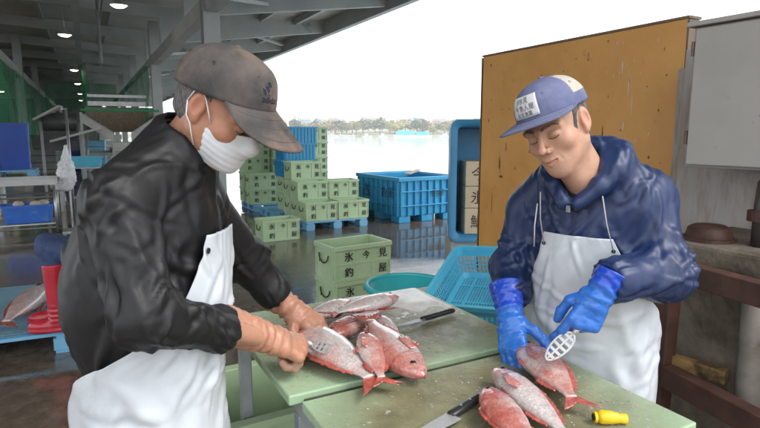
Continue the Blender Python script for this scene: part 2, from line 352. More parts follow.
for i, (x, y, lab) in enumerate(((.75, 12.2, 'lit round ceiling lamp nearest the viewer under the canopy'), (-.28, 16.4, 'lit ceiling lamp second from the front of the aisle'), (-.2, 25.2, 'lit ceiling lamp third along the aisle'), (-.15, 32, 'lit ceiling lamp fourth along the aisle'), (-.1, 40, 'lit ceiling lamp fifth along the aisle'), (-.1, 48, 'farthest lit ceiling lamp of the aisle'), (-4.2, 32, 'lit ceiling lamp left of the left post row'), (-4.2, 40, 'farther lit ceiling lamp left of the left post row'))):
    t = empty('ceiling_lamp', (x, y, 4.0), 0, lab, 'lamp', 'ceiling lamps')
    q = MB(); q.lathe([(.03, .2), (.05, .12), (.19, .0), (.185, -.005), (.04, .1)], seg=20); q.build('shade', mat('lamp_shade_metal', (.5, .5, .5), rough=.4, metal=.8), t, True)
    q = MB(); q.lathe([(.001, -.04), (.09, -.03), (.15, .01), (.15, .02)], seg=20); q.build('lens', M_lamp, t, True)
    MB().tube([(0, 0, .18), (0, 0, .62)], .02, 6).build('stem', M_steel, t)
q = MB(); q.tube([(.4, 9.3, 4.35), (.4, 13, 4.3), (.4, 13.2, 4.1), (.4, 13.2, 3.0)], .035, 8); q.tube([(.52, 9.3, 4.35), (.52, 20, 4.35)], .02, 6)
tag(q.build('conduit_pipe', mat('conduit_grey', (.12, .13, .13), rough=.5)), 'dark conduit pipe hanging from the canopy ceiling above the aisle', 'pipe')
def net_mat():
    m = bpy.data.materials.new('green_netting'); m.use_nodes = True; n = m.node_tree; L = n.links.new; b = n.nodes['Principled BSDF']
    b.inputs['Base Color'].default_value = (.015, .26, .11, 1); b.inputs['Roughness'].default_value = .7
    t = n.nodes.new('ShaderNodeTexCoord'); a = n.nodes.new('ShaderNodeTexNoise'); a.inputs['Scale'].default_value = .9; a.inputs['Detail'].default_value = 4; L(t.outputs['Object'], a.inputs[0])
    r = n.nodes.new('ShaderNodeMapRange'); r.inputs[1].default_value = .35; r.inputs[2].default_value = .7; r.inputs[3].default_value = .42; r.inputs[4].default_value = .75; L(a.outputs['Fac'], r.inputs[0]); L(r.outputs[0], b.inputs['Alpha'])
    return m
M_net = net_mat()
def net(p, q_, z0, z1, lab, n=40, amp=.06, seed=0):
    p, q_ = np.array(p), np.array(q_); d = q_ - p; nn = np.array([-d[1], d[0]]) / np.linalg.norm(d); g = []
    for i, s in enumerate(np.linspace(0, 1, n)):
        row = []
        for j, u in enumerate(np.linspace(0, 1, 10)):
            o_ = amp * math.sin(i * 1.3 + seed) * (1 - .6 * u) + amp * .7 * math.sin(i * .55 + j * .7)
            sag = .22 * math.sin(s * math.pi * 5 + seed) ** 2 * (1 if j == 0 else (9 - j) / 9 * .5)
            c = p + d * s + nn * o_; row.append((c[0], c[1], z1 + (z0 - z1) * (1 - u) + sag * (1 - u)))
        g.append(row)
    tag(MB().sheet(g).build('green_net', M_net, smooth=True), lab, 'netting', 'green safety nets')
net((1.72, 17.6), (1.72, 40), 1.6, 3.5, 'green net curtain along the right row of canopy posts')
net((-1.72, 16), (-1.72, 40), .9, 3.4, 'green net curtain along the left row of canopy posts', seed=2)
net((.15, 24), (.1, 40), 1.5, 4.2, 'gathered green net hanging down the middle of the aisle', seed=4, amp=.1)
net((-1.7, 34), (1.7, 34), 2.6, 4.2, 'green net stretched across the far aisle under the ceiling', seed=5)

# pale air over the harbour
q = MB().bb((-1000, -350, -4.5), (1000, 700, 36)); q.v = [tuple(W(*v)) for v in q.v]; hz = q.build('haze'); tag(hz, kind='stuff')
hm = bpy.data.materials.new('pale_haze'); hm.use_nodes = True; hn = hm.node_tree; hn.nodes.clear(); ho = hn.nodes.new('ShaderNodeOutputMaterial'); hv = hn.nodes.new('ShaderNodeVolumePrincipled')
hv.inputs['Color'].default_value = (.93, .95, .98, 1); hv.inputs['Density'].default_value = .0006; hv.inputs['Anisotropy'].default_value = .2; hn.links.new(hv.outputs[0], ho.inputs['Volume']); hz.data.materials.append(hm)
# ================================================================== crates, bins, pallets
M_green = mat('green_crate_plastic', (.43, .58, .35), (.50, .65, .42), rough=.42, scale=3, bump=.05, bscale=60, c3=(.27, .34, .18), c3scale=5, c3lo=.58, c3hi=.78)
M_greenin = M_green
M_ink = mat('black_ink', (.012, .012, .014), rough=.6)
M_blue = mat('blue_bin_plastic', (.025, .27, .52), (.035, .33, .58), rough=.38, scale=2, c3=(.02, .17, .34), c3scale=4, c3lo=.6, c3hi=.8)
M_pal = mat('light_blue_pallet', (.16, .42, .66), (.2, .48, .7), rough=.5, scale=3, c3=(.12, .25, .36), c3scale=4, c3lo=.55, c3hi=.75)
CW, CDp, CH = .57, .37, .305
def crate_meshes():
    d = {}
    q = MB(); t = .012; w_, dd, h = CW / 2, CDp / 2, CH
    q.bb((-w_ + .01, -dd + .01, 0), (w_ - .01, dd - .01, .015))
    q.bb((-w_ + .01, -dd + .01, .015), (w_ - .01, -dd + .01 + t, h)); q.bb((-w_ + .01, dd - .01 - t, .015), (w_ - .01, dd - .01, h))
    q.bb((-w_ + .01, -dd + .01 + t, .015), (-w_ + .01 + t, dd - .01 - t, h)); q.bb((w_ - .01 - t, -dd + .01 + t, .015), (w_ - .01, dd - .01 - t, h))
    d['body'] = q.mesh('body', M_green)
    q = MB()
    for y in (-1, 1): q.bb((-w_, y * dd - .012, h - .028), (w_, y * dd + .012, h + .006))
    for x in (-1, 1): q.bb((x * w_ - .012, -dd + .0121, h - .03), (x * w_ + .012, dd - .0121, h + .005))
    d['rim'] = q.mesh('rim', M_green)
    q = MB()
    for x in (-.272, -.1, .1, .272):
        for y in (-1, 1): q.box((x, y * (dd - .006), h / 2), (.012, .012, h - .05))
    for y in (-1, 1): q.box((0, y * (dd - .007), h * .5), (CW - .04, .008, .009)); q.box((0, y * (dd - .0075), .02), (CW - .04, .009, .02))
    for y in (-.15, .15):
        for x in (-1, 1): q.box((x * (w_ - .006), y, h / 2), (.012, .012, h - .05))
    for x in (-1, 1): q.box((x * (w_ - .007), 0, h * .5), (.008, CDp - .05, .009))
    d['rib'] = q.mesh('rib', M_green)
    q = MB()
    for x in (-1,):
        pts = [(x * (w_ + .004), a, h * .66 + .05 * math.sin(b)) for a, b in zip(np.linspace(-.08, .08, 9), np.linspace(0, math.pi, 9))]
        pts = [(x * (w_ + .005 + .006 * math.sin(b)), a * (1 + .2 * math.sin(3 * b)), h * .74 - .075 * math.sin(b) ** .8) for a, b in zip(np.linspace(-.085, .085, 13), np.linspace(0, math.pi, 13))]
        q.tube(pts, .0055, 6); q.tube([(x * (w_ + .006), .085, h * .75), (x * (w_ + .012), .06, h * .66), (x * (w_ + .008), .07, h * .5)], .004, 6)
    d['handle'] = q.mesh('handle', mat('black_rope', (.02, .02, .02), rough=.8))
    chars = []
    for ch, x, z in (('氷', -.15, .22), ('今', .02, .22), ('見', .19, .22), ('釣', -.15, .085), ('屋', .19, .085)):
        vs, fs = glyphs(ch, .088)
        if ch == '今': vs = [(a * .85, b * .85, 0) for a, b, c in vs]
        q = MB()
        for k in (0, 1):     # doubled with a slight shift: brushed, bold strokes
            q.add([(a + x + k * .0035, -dd - .0035 - .0006 * k, b + z + k * .0015) for a, b, c in vs], fs)
        chars.append(q.mesh('character', M_ink))
    d['chars'] = chars
    return d
CM = crate_meshes()
def green_crate(loc, rz, lab, group=None, handle=True):
    t = empty('fish_crate', loc, rz, lab, 'crate', group)
    for k in ('body', 'rim', 'rib'): place(k, CM[k], (0, 0, 0), 0, t)
    for me in CM['chars']: place('character', me, (0, 0, 0), 0, t)
    if handle: place('handle', CM['handle'], (0, 0, 0), 0, t)
    return t
G = 'green fish crates'
green_crate((2.03, 4.32, .0), R(6), 'bottom green fish crate of the pair standing behind the cutting boards', G)
green_crate((2.02, 4.31, CH + .004), R(5), 'upper green fish crate of the pair behind the cutting boards, open top', G)
green_crate((2.43, 7.82, 0), R(2), 'single green fish crate alone on the wet floor beside the black-jacketed man', G)
def pallet(loc, rz, lab, sx=1.1, sy=1.1, h=.14, m=M_pal, grid=False):
    t = empty('plastic_pallet', loc, rz, lab, 'pallet', 'blue plastic pallets')
    n = 9
    for k in range(n):
        y = -sy / 2 + (k + .5) * sy / n; MB().box((0, y, h - .0125), (sx, sy / n - .022, .025)).build('slat', m, t)
    for x in (-sx / 2 + .07, 0, sx / 2 - .07):
        MB().box((x, 0, h - .034), (.11, sy - .002, .018)).build('bearer', m, t)
        for y in (-sy / 2 + .09, 0, sy / 2 - .09):
            MB().bb((x - .075, y - .085, .02), (x + .075, y + .085, h - .0432)).build('foot_block', m, t)
        MB().box((x, 0, .0095), (.13, sy - .004, .019)).build('runner', m, t)
    return t
pallet((3.58, 8.78, 0), R(1), 'light blue pallet under the front stack of green crates')
pz = .142
fc = lambda dx, dy, k, lab, rz=1: green_crate((3.58 + dx, 8.78 + dy, pz + k * (CH + .004)), R(rz), lab, G)
fc(-.27, -.36, 0, 'front left green crate on the blue pallet, bottom layer'); fc(.3, -.36, 0, 'front right green crate on the blue pallet, bottom layer')
fc(-.27, .0, 0, 'middle left green crate on the blue pallet, bottom layer'); fc(.3, .0, 0, 'middle right green crate on the blue pallet, bottom layer')
fc(-.27, .37, 0, 'rear left green crate on the blue pallet, bottom layer'); fc(.3, .37, 0, 'rear right green crate on the blue pallet, bottom layer')
fc(-.27, .02, 1, 'middle left green crate on the blue pallet, second layer', 2); fc(.3, .02, 1, 'middle right green crate on the blue pallet, second layer', 0)
fc(-.27, .39, 1, 'rear left green crate on the blue pallet, second layer'); fc(-.24, .4, 2, 'rear left green crate on the blue pallet, top of its stack')
pallet((3.45, 11.3, 0), R(0), 'light blue pallet farther back, under the tall green crate stacks')
for i in range(3):
    for k in range((2, 4, 5)[i]):
        green_crate((3.1 + i * .585, 10.98 + .15 * (i == 2), pz + k * (CH + .004)), R((k * 7) % 3 - 1), f'{("bottom", "second", "third", "fourth", "fifth")[k]} green crate of the {("short left", "middle", "right tall")[i]} stack on the far pallet', G)
for i in range(3):
    for k in range((4, 5, 5)[i]):
        green_crate((3.1 + i * .585, 11.45 + .05 * (i == 2), pz + k * (CH + .004)), R((k * 5) % 3 - 1), f'{("bottom", "second", "third", "fourth", "fifth")[k]} green crate of the {("left", "middle", "right")[i]} rear stack on the far pallet', G)
# blue ribbed baskets stacked on the tall crates
def blue_basket_mesh(w_=.6, dd=.42, h=.3):
    q = MB(); t = .012
    q.bb((-w_ / 2, -dd / 2, 0), (w_ / 2, dd / 2, .012))
    for s in (-1, 1):
        q.bb((-w_ / 2, s * dd / 2 - t / 2, .012), (w_ / 2, s * dd / 2 + t / 2, h)); q.bb((s * w_ / 2 - t / 2, -dd / 2 + t / 2, .012), (s * w_ / 2 + t / 2, dd / 2 - t / 2, h))
        for x in np.linspace(-w_ / 2 + .03, w_ / 2 - .03, 9): q.box((x, s * (dd / 2 + .012), h / 2), (.014, .014, h - .03))
        for y in np.linspace(-dd / 2 + .03, dd / 2 - .03, 6): q.box((s * (w_ / 2 + .012), y, h / 2), (.014, .014, h - .03))
    return q.mesh('body', M_blue)
bb_me = blue_basket_mesh()
q = MB()
for s in (-1, 1): q.box((0, s * .215, .295), (.66, .03, .028)); q.box((s * .31, 0, .2951), (.03, .4, .027))
bb_rim = q.mesh('rim', M_blue)
for k in range(3):
    t = empty('blue_basket', (3.42 + .02 * k, 9.85 - .02 * k, .765 + .3 * k + .0), R(3 * k), ('lowest', 'middle', 'top')[k] + ' ribbed blue basket stacked beside the peak of the grey cap', 'basket', 'stacked blue baskets')
    place('body', bb_me, (0, 0, 0), 0, t); place('rim', bb_rim, (0, 0, 0), 0, t)
for k in range(2):
    green_crate((3.42, 9.85, pz + k * (CH + .004)), R(1), ('lower', 'upper')[k] + ' green crate under the stack of ribbed blue baskets', G)
pallet((3.45, 10.02, 0), R(0), 'light blue pallet under the stack of ribbed blue baskets', sy=.9)
# big blue tote bin
def tote():
    t = empty('tote_bin', (5.27, 8.9, 0), R(3), 'large ribbed sky blue tote bin standing on the wet quay', 'bin')
    w_, dd, h, b = 1.2, 1.45, .78, .12
    def wall(lo, hi, nm='wall'): MB().bb(lo, hi).build(nm, M_blue, t, bevel=.01)
    x, y = w_ / 2, dd / 2
    wall((-x, -y, b), (x, -y + .04, h)); wall((-x, y - .04, b), (x, y, h)); wall((-x, -y + .0402, b), (-x + .04, y - .0402, h)); wall((x - .04, -y + .0402, b), (x, y - .0402, h))
    wall((-x + .0402, -y + .0402, b), (x - .0402, y - .0402, b + .03), 'base')
    for s in (-1, 1):
        wall((-x - .045, s * y - .025 + s * .02, h - .05), (x + .045, s * y + .025 + s * .02, h + .02), 'rim'); wall((s * x - .0245 + s * .02, -y + .0052, h - .049), (s * x + .0245 + s * .02, y - .0052, h + .019), 'rim')
        for k in np.linspace(-x + .02, x - .02, 9): wall((k - .012, s * y - .02 + s * .02, b), (k + .012, s * y + .02 + s * .012, h - .052), 'rib')
        for k in np.linspace(-y + .02, y - .02, 9): wall((s * x - .02 + s * .02, k - .012, b), (s * x + .02 + s * .012, k + .012, h - .052), 'rib')
        for z in (.3, .55):
            wall((-x + .001, s * y - .02 + s * .02, z - .012), (x - .001, s * y + .02 + s * .006, z + .012), 'rib'); wall((s * x - .02 + s * .02, -y + .001, z - .0118), (s * x + .02 + s * .006, y - .001, z + .0118), 'rib')
    for a in (-1, 0, 1):
        for c in (-1, 0, 1): wall((a * (x - .12) - .12, c * (y - .14) - .13, 0), (a * (x - .12) + .12, c * (y - .14) + .13, b - .002), 'foot')
    for tx, yy, s in (('△', .35, .3), ('今', .35, .15), ('釣', -.28, .2), ('屋', -.5, .2)):
        vs, fs = glyphs(tx, s); q = MB(); q.add([(-x - .043, -a + yy, b_ + .52) for a, b_, c in vs], fs); q.build('character', M_ink, t)
    for tx, xx, s in (('釣', .12, .14), ('屋', .27, .14)):
        vs, fs = glyphs(tx, s); q = MB(); q.add([(a + xx, -y - .043, b_ + .5) for a, b_, c in vs], fs); q.build('character', M_ink, t)
    q = MB(); q.bar((-.1, -.2, h + .03), (.62, .45, h + .05), .1, .02); 
    o = q.build('wooden_batten', mat('grey_wood', (.3, .25, .2), (.42, .37, .3), rough=.8, scale=6)); o.location = t.location; o.rotation_euler = t.rotation_euler
    tag(o, 'loose grey wooden batten lying across the corner of the large blue tote bin', 'batten')
tote()
# ---- foreground blue pallet with sheet and fish at the left
pallet((-.85, 5.2, 0), R(-4), 'worn light blue pallet on the wet floor at the left, red boots on it', sx=1.5, sy=1.55, h=.15)
# mesh mat on it
q = MB()
for k in np.linspace(-.68, .68, 40): q.box((k, 0, .1545), (.012, 1.4, .004))
for k in np.linspace(-.7, .7, 42): q.box((0, k, .1595), (1.36, .012, .004))
o = q.build('mesh_mat', mat('blue_grey_mesh', (.16, .30, .38), (.22, .36, .44), rough=.5, scale=4)); o.location = (-.85, 5.2, 0); o.rotation_euler = (0, 0, R(-4)); tag(o, 'blue grey mesh mat laid on the worn pallet at the left', 'mat')

# ================================================================== table with the two cutting boards
TZ = .90
def board_mat():
    m = bpy.data.materials.new('cutting_board_plastic'); m.use_nodes = True; n = m.node_tree; L = n.links.new; b = n.nodes['Principled BSDF']
    t = n.nodes.new('ShaderNodeTexCoord')
    def noise(s, d=8, r=.65):
        k = n.nodes.new('ShaderNodeTexNoise'); k.inputs['Scale'].default_value = s; k.inputs['Detail'].default_value = d; k.inputs['Roughness'].default_value = r; L(t.outputs['Object'], k.inputs[0]); return k.outputs['Fac']
    def rng(src, a, c, lo=0, hi=1):
        k = n.nodes.new('ShaderNodeMapRange'); k.inputs[1].default_value = a; k.inputs[2].default_value = c; k.inputs[3].default_value = lo; k.inputs[4].default_value = hi; L(src, k.inputs[0]); return k.outputs[0]
    def mix(f, a, c):
        k = n.nodes.new('ShaderNodeMix'); k.data_type = 'RGBA'; L(f, k.inputs[0])
        if isinstance(a, tuple): k.inputs[6].default_value = a + (1,)
        else: L(a, k.inputs[6])
        if isinstance(c, tuple): k.inputs[7].default_value = c + (1,)
        else: L(c, k.inputs[7])
        return k.outputs[2]
    # worn brown middle: gradient from the edges in object space (a stain with its own outline)
    sep = n.nodes.new('ShaderNodeSeparateXYZ'); L(t.outputs['Object'], sep.inputs[0])
    def m2(op, a, c):
        k = n.nodes.new('ShaderNodeMath'); k.operation = op
        for i, s in enumerate((a, c)):
            if isinstance(s, (int, float)): k.inputs[i].default_value = s
            else: L(s, k.inputs[i])
        return k.outputs[0]
    ax = m2('MULTIPLY', sep.outputs[0], 2.9); ay = m2('MULTIPLY', sep.outputs[1], 3.6)
    d2 = m2('ADD', m2('MULTIPLY', ax, ax), m2('MULTIPLY', ay, ay))
    worn = rng(m2('ADD', d2, m2('MULTIPLY', noise(5, 8, .7), 1.6)), 1.45, 2.8, 1, 0)
    base = mix(rng(noise(4), .3, .7), (.33, .47, .29), (.39, .53, .35))
    brown = mix(rng(noise(11), .35, .65), (.13, .105, .05), (.24, .21, .115))
    c = mix(m2('MULTIPLY', worn, .88), base, brown)
    c = mix(rng(noise(38, 3, .5), .66, .74, 0, .8), c, (.55, .5, .47))      # stuck scales and slime
    c = mix(rng(noise(14, 4, .6), .68, .78, 0, .45), c, (.32, .1, .09))       # blood-tinged water
    L(c, b.inputs['Base Color'])
    L(rng(noise(9), .35, .65, .09, .42), b.inputs['Roughness'])
    bp = n.nodes.new('ShaderNodeBump'); bp.inputs['Strength'].default_value = .25; bp.inputs['Distance'].default_value = .004; L(noise(60, 5), bp.inputs['Height']); L(bp.outputs[0], b.inputs['Normal'])
    return m
M_board = board_mat()
def board(x0, x1, y0, y1, lab, z=TZ, th=.028, rz=0):
    o = MB().box((0, 0, -th / 2), (x1 - x0, y1 - y0, th)).build('cutting_board', M_board, bevel=.004)
    o.location = ((x0 + x1) / 2, (y0 + y1) / 2, z); o.rotation_euler = (0, 0, rz); return tag(o, lab, 'cutting board', 'green cutting boards')
board(.41, 1.215, 1.262, 1.96, 'far pale green cutting board with the heap of red fish on it')
board(.43, 1.20, .70, 1.222, 'near pale green cutting board with the two pale fish on it')
M_gal = mat('galvanised_steel', (.3, .34, .35), (.4, .43, .44), rough=.45, scale=12, metal=.6, c3=(.2, .12, .08), c3scale=5, c3lo=.62, c3hi=.78)
tb = empty('cutting_table', (.8, 1.3, 0), 0, 'galvanised steel table frame carrying the two cutting boards', 'table')
def tp(lo, hi, nm): 
    q = MB().bb(lo, hi); q.v = [(v[0] - .8, v[1] - 1.3, v[2]) for v in q.v]; q.build(nm, M_gal, tb, bevel=.003)
for x in (.44, 1.14):
    for y in (.76, 1.275, 1.9): tp((x, y, 0), (x + .04, y + .04, .83), 'leg')
    tp((x + .001, .72, .83), (x + .039, 1.95, .871), 'rail')
for y in (.76, 1.2, 1.275, 1.9): tp((.481, y + .001, .831), (1.139, y + .039, .870), 'rail')
for y in (.76, 1.9): tp((.481, y + .003, .2), (1.139, y + .037, .24), 'stretcher')
q = MB().bb((.45, 1.2235, .873), (1.19, 1.2605, .884)); tag(q.build('gap_strip', mat('gap_black', (.02, .02, .02), (.06, .05, .04), rough=.35, scale=20)), 'black strip showing in the gap between the two cutting boards', 'strip')  # black filling for the gap, just below the board tops
# green tubs under and behind the boards
def tub_crate(loc, rz, s, lab):
    t = empty('green_tub', loc, rz, lab, 'tub'); w_, dd, h = s; q = MB(); a = .02
    q.bb((-w_ / 2 + a, -dd / 2 + a, 0), (w_ / 2 - a, dd / 2 - a, .02))
    q.bb((-w_ / 2 + a, -dd / 2 + a, .02), (w_ / 2 - a, -dd / 2 + 2 * a, h)); q.bb((-w_ / 2 + a, dd / 2 - 2 * a, .02), (w_ / 2 - a, dd / 2 - a, h)); q.bb((-w_ / 2 + a, -dd / 2 + 2 * a, .02), (-w_ / 2 + 2 * a, dd / 2 - 2 * a, h)); q.bb((w_ / 2 - 2 * a, -dd / 2 + 2 * a, .02), (w_ / 2 - a, dd / 2 - 2 * a, h))
    q.build('body', M_green, t); q = MB()
    for y in (-1, 1): q.box((0, y * (dd / 2 - .01), h - .01), (w_ + .02, .05, .03))
    for x in (-1, 1): q.box((x * (w_ / 2 - .01), 0, h - .0101), (.05, dd - .071, .03))
    q.build('rim', M_green, t, bevel=.004)
    return t
tub_crate((.62, 2.12, 0), R(2), (.72, .52, .52), 'wide green tub on the floor below the far cutting board')
# turquoise round tub on a crate
green_crate((1.76, 2.95, -.0), R(10), 'green crate hidden under the turquoise round tub', G)
t = empty('round_tub', (1.76, 2.93, CH - .012), 0, 'turquoise round plastic tub between green crates and mesh basket', 'tub')
M_teal = mat('turquoise_plastic', (.03, .42, .46), (.05, .5, .53), rough=.35, scale=3)
MB().lathe([(.001, .0), (.2, .0), (.262, .3), (.252, .3), (.192, .012), (.001, .012)], seg=48).build('body', M_teal, t, True)
MB().lathe([(.25, .298), (.25, .312), (.262, .318), (.282, .312), (.284, .296), (.264, .292)], seg=48).build('rim', M_teal, t, True)
MB().lathe([(.001, .2), (.238, .2)], seg=48).build('water_fill', mat('tub_water', (.12, .4, .42), rough=.05), t)
# ---- light blue lattice basket leaning behind the board
TL, BL, TR = P(455, 245, 2.78), P(425, 291, 2.40), P(506, 258, 2.56)
e2 = BL - TL; e2n = e2 / np.linalg.norm(e2); e1 = TR - TL; e1 = e1 - e2n * (e1 @ e2n); e1n = e1 / np.linalg.norm(e1); nn = np.cross(e1n, e2n)
if nn @ (CAM - TL) > 0: nn = -nn      # depth direction, away from the viewer
wb, hb, db = .40, .56, .16
cc = TL + e1n * wb / 2 + e2n * hb / 2
bo = empty('lattice_basket', (0, 0, 0), 0, 'light blue plastic lattice basket tilted on its side beside the blue gloves', 'basket')
Mx = Matrix(((e1n[0], e2n[0], nn[0], cc[0]), (e1n[1], e2n[1], nn[1], cc[1]), (e1n[2], e2n[2], nn[2], cc[2]), (0, 0, 0, 1))); bo.matrix_world = Mx
M_lb = mat('light_blue_basket', (.08, .42, .62), (.1, .48, .66), rough=.4, scale=5)
def rrect(w_, h_, r, n=6):
    pts = []
    for cx, cy, a0 in ((1, 1, 0), (-1, 1, 90), (-1, -1, 180), (1, -1, 270)):
        for k in range(n + 1): a = R(a0 + 90 * k / n); pts.append((cx * (w_ / 2 - r) + r * math.cos(a), cy * (h_ / 2 - r) + r * math.sin(a)))
    return pts
q = MB()
ro, ri = rrect(wb, hb, .045), rrect(wb - .036, hb - .036, .032)
q.rings([[(x, y, z) for x, y in pts] for pts, z in ((ro, 0), (ro, .022), (ri, .022), (ri, 0), (ro, 0))], cap=False); q.build('rim', M_lb, bo)
q = MB()
k1, k2 = rrect(wb - .03, hb - .03, .04), rrect(wb - .07, hb - .07, .035)
q.rings([[(x, y, z) for x, y in pts] for pts, z in ((k1, .022), (k1, .05), (rrect(wb - .036, hb - .036, .036), .05), (rrect(wb - .034, hb - .034, .036), .022))], cap=False)
q.rings([[(x, y, z) for x, y in pts] for pts, z in ((k2, db - .03), (k2, db), (rrect(wb - .1, hb - .1, .03), db), (rrect(wb - .1, hb - .1, .03), db - .004), (rrect(wb - .076, hb - .076, .033), db - .03))], cap=False)
q.build('frame', M_lb, bo)
q = MB()
per = rrect(wb - .034, hb - .034, .038, 5); per2 = rrect(wb - .074, hb - .074, .034, 5)
npr = 84
def resamp(pts, n):
    a = np.array(pts + [pts[0]]); d = np.r_[0, np.cumsum(np.linalg.norm(np.diff(a, axis=0), axis=1))]; s = np.linspace(0, d[-1], n, endpoint=False)
    return np.c_[np.interp(s, d, a[:, 0]), np.interp(s, d, a[:, 1])]
pa, pb = resamp(per, npr), resamp(per2, npr)
for a, b_ in zip(pa, pb): q.bar((a[0], a[1], .045), (b_[0], b_[1], db - .02), .007, .004)
for fz in (.3, .5, .7):
    pm = pa * (1 - fz) + pb * fz; z = .045 + (db - .065) * fz
    for i in range(npr): j = (i + 1) % npr; q.bar((pm[i][0], pm[i][1], z), (pm[j][0], pm[j][1], z), .006, .005, up=(0, 0, 1))
q.build('side_lattice', M_lb, bo); q = MB()
for x in np.linspace(-wb / 2 + .05, wb / 2 - .05, 24): q.box((x, 0, db - .0045), (.0058, hb - .1, .004))
for y in np.linspace(-hb / 2 + .05, hb / 2 - .05, 34): q.box((0, y, db - .001), (wb - .1, .0058, .0035))
for x in (-.09, .09): q.box((x, 0, db - .003), (.016, hb - .1, .009))
for y in (-.15, 0, .15): q.box((0, y, db - .003), (wb - .1, .016, .0085))
q.build('bottom_lattice', M_lb, bo)
# foam box the basket leans on
t = empty('foam_box', (1.63, 2.22, 0), R(4), 'white foam fish box standing under the lattice basket', 'box')
M_foam = mat('white_foam', (.72, .73, .73), (.62, .63, .63), rough=.7, scale=8)
MB().bb((-.2, -.2, 0), (.2, .2, .7)).build('body', M_foam, t, bevel=.01); MB().bb((-.21, -.21, .7), (.21, .21, .74)).build('lid', M_foam, t, bevel=.01)
# ---- upright blue insulated tub with boxes in it
c0 = P(484, 243, 5.7); t = empty('insulated_tub', (c0[0] + .1, c0[1], 0), R(-26), 'blue insulated fish tub stood on end behind the orange panel', 'tub')
M_tub = mat('blue_tub_plastic', (.03, .2, .40), (.04, .25, .46), rough=.4, scale=2)
zb = c0[2]; hh = 1.27; ww = .9
def rz_(w_, h_, r): return [(x, zb + hh / 2 + z) for x, z in rrect(w_, h_, r)]
q = MB()
q.rings([[(x, y, z) for x, z in pts] for pts, y in ((rz_(ww, hh, .09), 0), (rz_(ww, hh, .09), .06), (rz_(ww - .06, hh - .06, .08), .07), (rz_(ww - .12, hh - .12, .08), .5), (rz_(ww - .2, hh - .2, .06), .5), (rz_(ww - .14, hh - .14, .06), .0), (rz_(ww, hh, .09), 0))], cap=False)
q.add([(x, .46, z) for x, z in rz_(ww - .18, hh - .18, .06)], [tuple(range(28))]); q.build('shell', M_tub, t, True)
q = MB(); q.bb((-.42, .05, 0), (.42, .45, zb - .002)); q.build('support_block', mat('grey_block', (.35, .35, .34), (.42, .42, .4), rough=.8), t)
M_card = mat('cream_box', (.55, .47, .33), (.62, .54, .4), rough=.75, scale=6)
for k, (z0, z1, gl) in enumerate(((.0, .27, '○'), (.275, .5, 'か'), (.505, .76, '⌒'))):
    b0 = zb + .08
    o = empty('cream_carton', (t.location.x, t.location.y, 0), R(-26), ('lowest', 'middle', 'top')[k] + ' cream carton with black mark inside the upright blue tub', 'box', 'cream cartons in the upright tub')
    MB().bb((-.28, .04, b0 + z0), (.12, .4, b0 + z1)).build('body', M_card, o, bevel=.006)
    q = MB(); gl = ('鯛', '氷', '今')[k]; vs, fs = glyphs(gl, .15); q.add([(a - .15, .0375, b_ + b0 + (z0 + z1) / 2) for a, b_, c in vs], fs); q.build('lettering', M_ink, o)
# ================================================================== right side: orange panel, wall, electrical box, rusty frame
def panel_mat():
    m = mat('orange_painted_plywood', (.56, .26, .055), (.66, .335, .085), rough=.45, scale=2.2, bump=.1, bscale=40, c3=(.09, .045, .02), c3scale=2.6, c3lo=.63, c3hi=.74)
    return m
pn = empty('orange_panel', (2.88, 2.78, 0), 0, 'tall weathered orange plywood panel behind the blue-jacketed man', 'panel')
Mpn = panel_mat()
MB().bb((0, -.86, .12), (.03, .86, 2.165)).build('face', Mpn, pn, bevel=.004)
q = MB(); q.bb((.0305, -.86, .12), (.10, -.80, 2.16)); q.bb((.0305, .80, .12), (.10, .86, 2.16)); q.bb((.0305, -.79, 2.09), (.10, .79, 2.16)); q.build('frame', mat('raw_wood', (.35, .2, .09), (.45, .28, .13), rough=.7, scale=5, stretch=(8, 8, 1)), pn)
MB().bb((-.003, -.87, 2.166), (.104, .87, 2.18)).build('edge_trim', mat('trim_dark', (.12, .08, .05), (.2, .13, .08), rough=.5, scale=9), pn)
for y in (-.87, .872): MB().bb((-.004, y - .004, .12), (.1, y + .004, 2.16)).build('edge_trim', MATS['trim_dark'], pn)
q = MB()
for k in range(9):
    y, z = RNG.uniform(-.8, .8), RNG.uniform(.6, 2.1); q.lathe([(.001, .0), (.0045, .0)], seg=8)
    for v in range(len(q.v) - 16, len(q.v)): x_, y_, z_ = q.v[v]; q.v[v] = (-.0015, y + x_, z + y_)
tag(q.build('screw_holes', M_ink, pn), kind='stuff')
# scraped marks: flakes of missing paint, raised a hair
q = MB()
def flake(y, z, wy, hz, n=9):
    vs = []
    for k in range(n):
        a = 2 * math.pi * k / n; r = RNG.uniform(.55, 1.1); vs.append((-.0022, y + wy * r * math.cos(a), z + hz * r * math.sin(a)))
    q.add(vs, [tuple(range(n))])
for y, z, a, b_ in ((.18, 1.86, .015, .05), (.13, 1.9, .02, .03), (.28, 1.83, .02, .03), (.2, 1.95, .012, .02), (.62, 1.32, .012, .07), (.6, 1.22, .03, .012), (.55, 1.45, .006, .04), (-.35, 1.55, .006, .06), (.7, 1.0, .004, .1), (.4, 1.1, .006, .03)): flake(y, z, a, b_)
for k in range(60): flake(RNG.uniform(-.82, .82), RNG.uniform(.5, 2.12), RNG.uniform(.002, .007), RNG.uniform(.003, .02))
tag(q.build('scuff_marks', mat('scuff_dark', (.13, .06, .02), (.26, .12, .035), rough=.7, scale=30), pn), kind='stuff')
q = MB()
for y, z, a, b_ in ((-.52, 1.86, .004, .10), (-.55, 1.72, .004, .08), (-.47, 1.95, .005, .05), (-.5, 1.6, .006, .03)): flake(y, z, a, b_)
for k in range(14): flake(RNG.uniform(-.75, -.35), RNG.uniform(1.5, 2.1), .003, RNG.uniform(.004, .02))
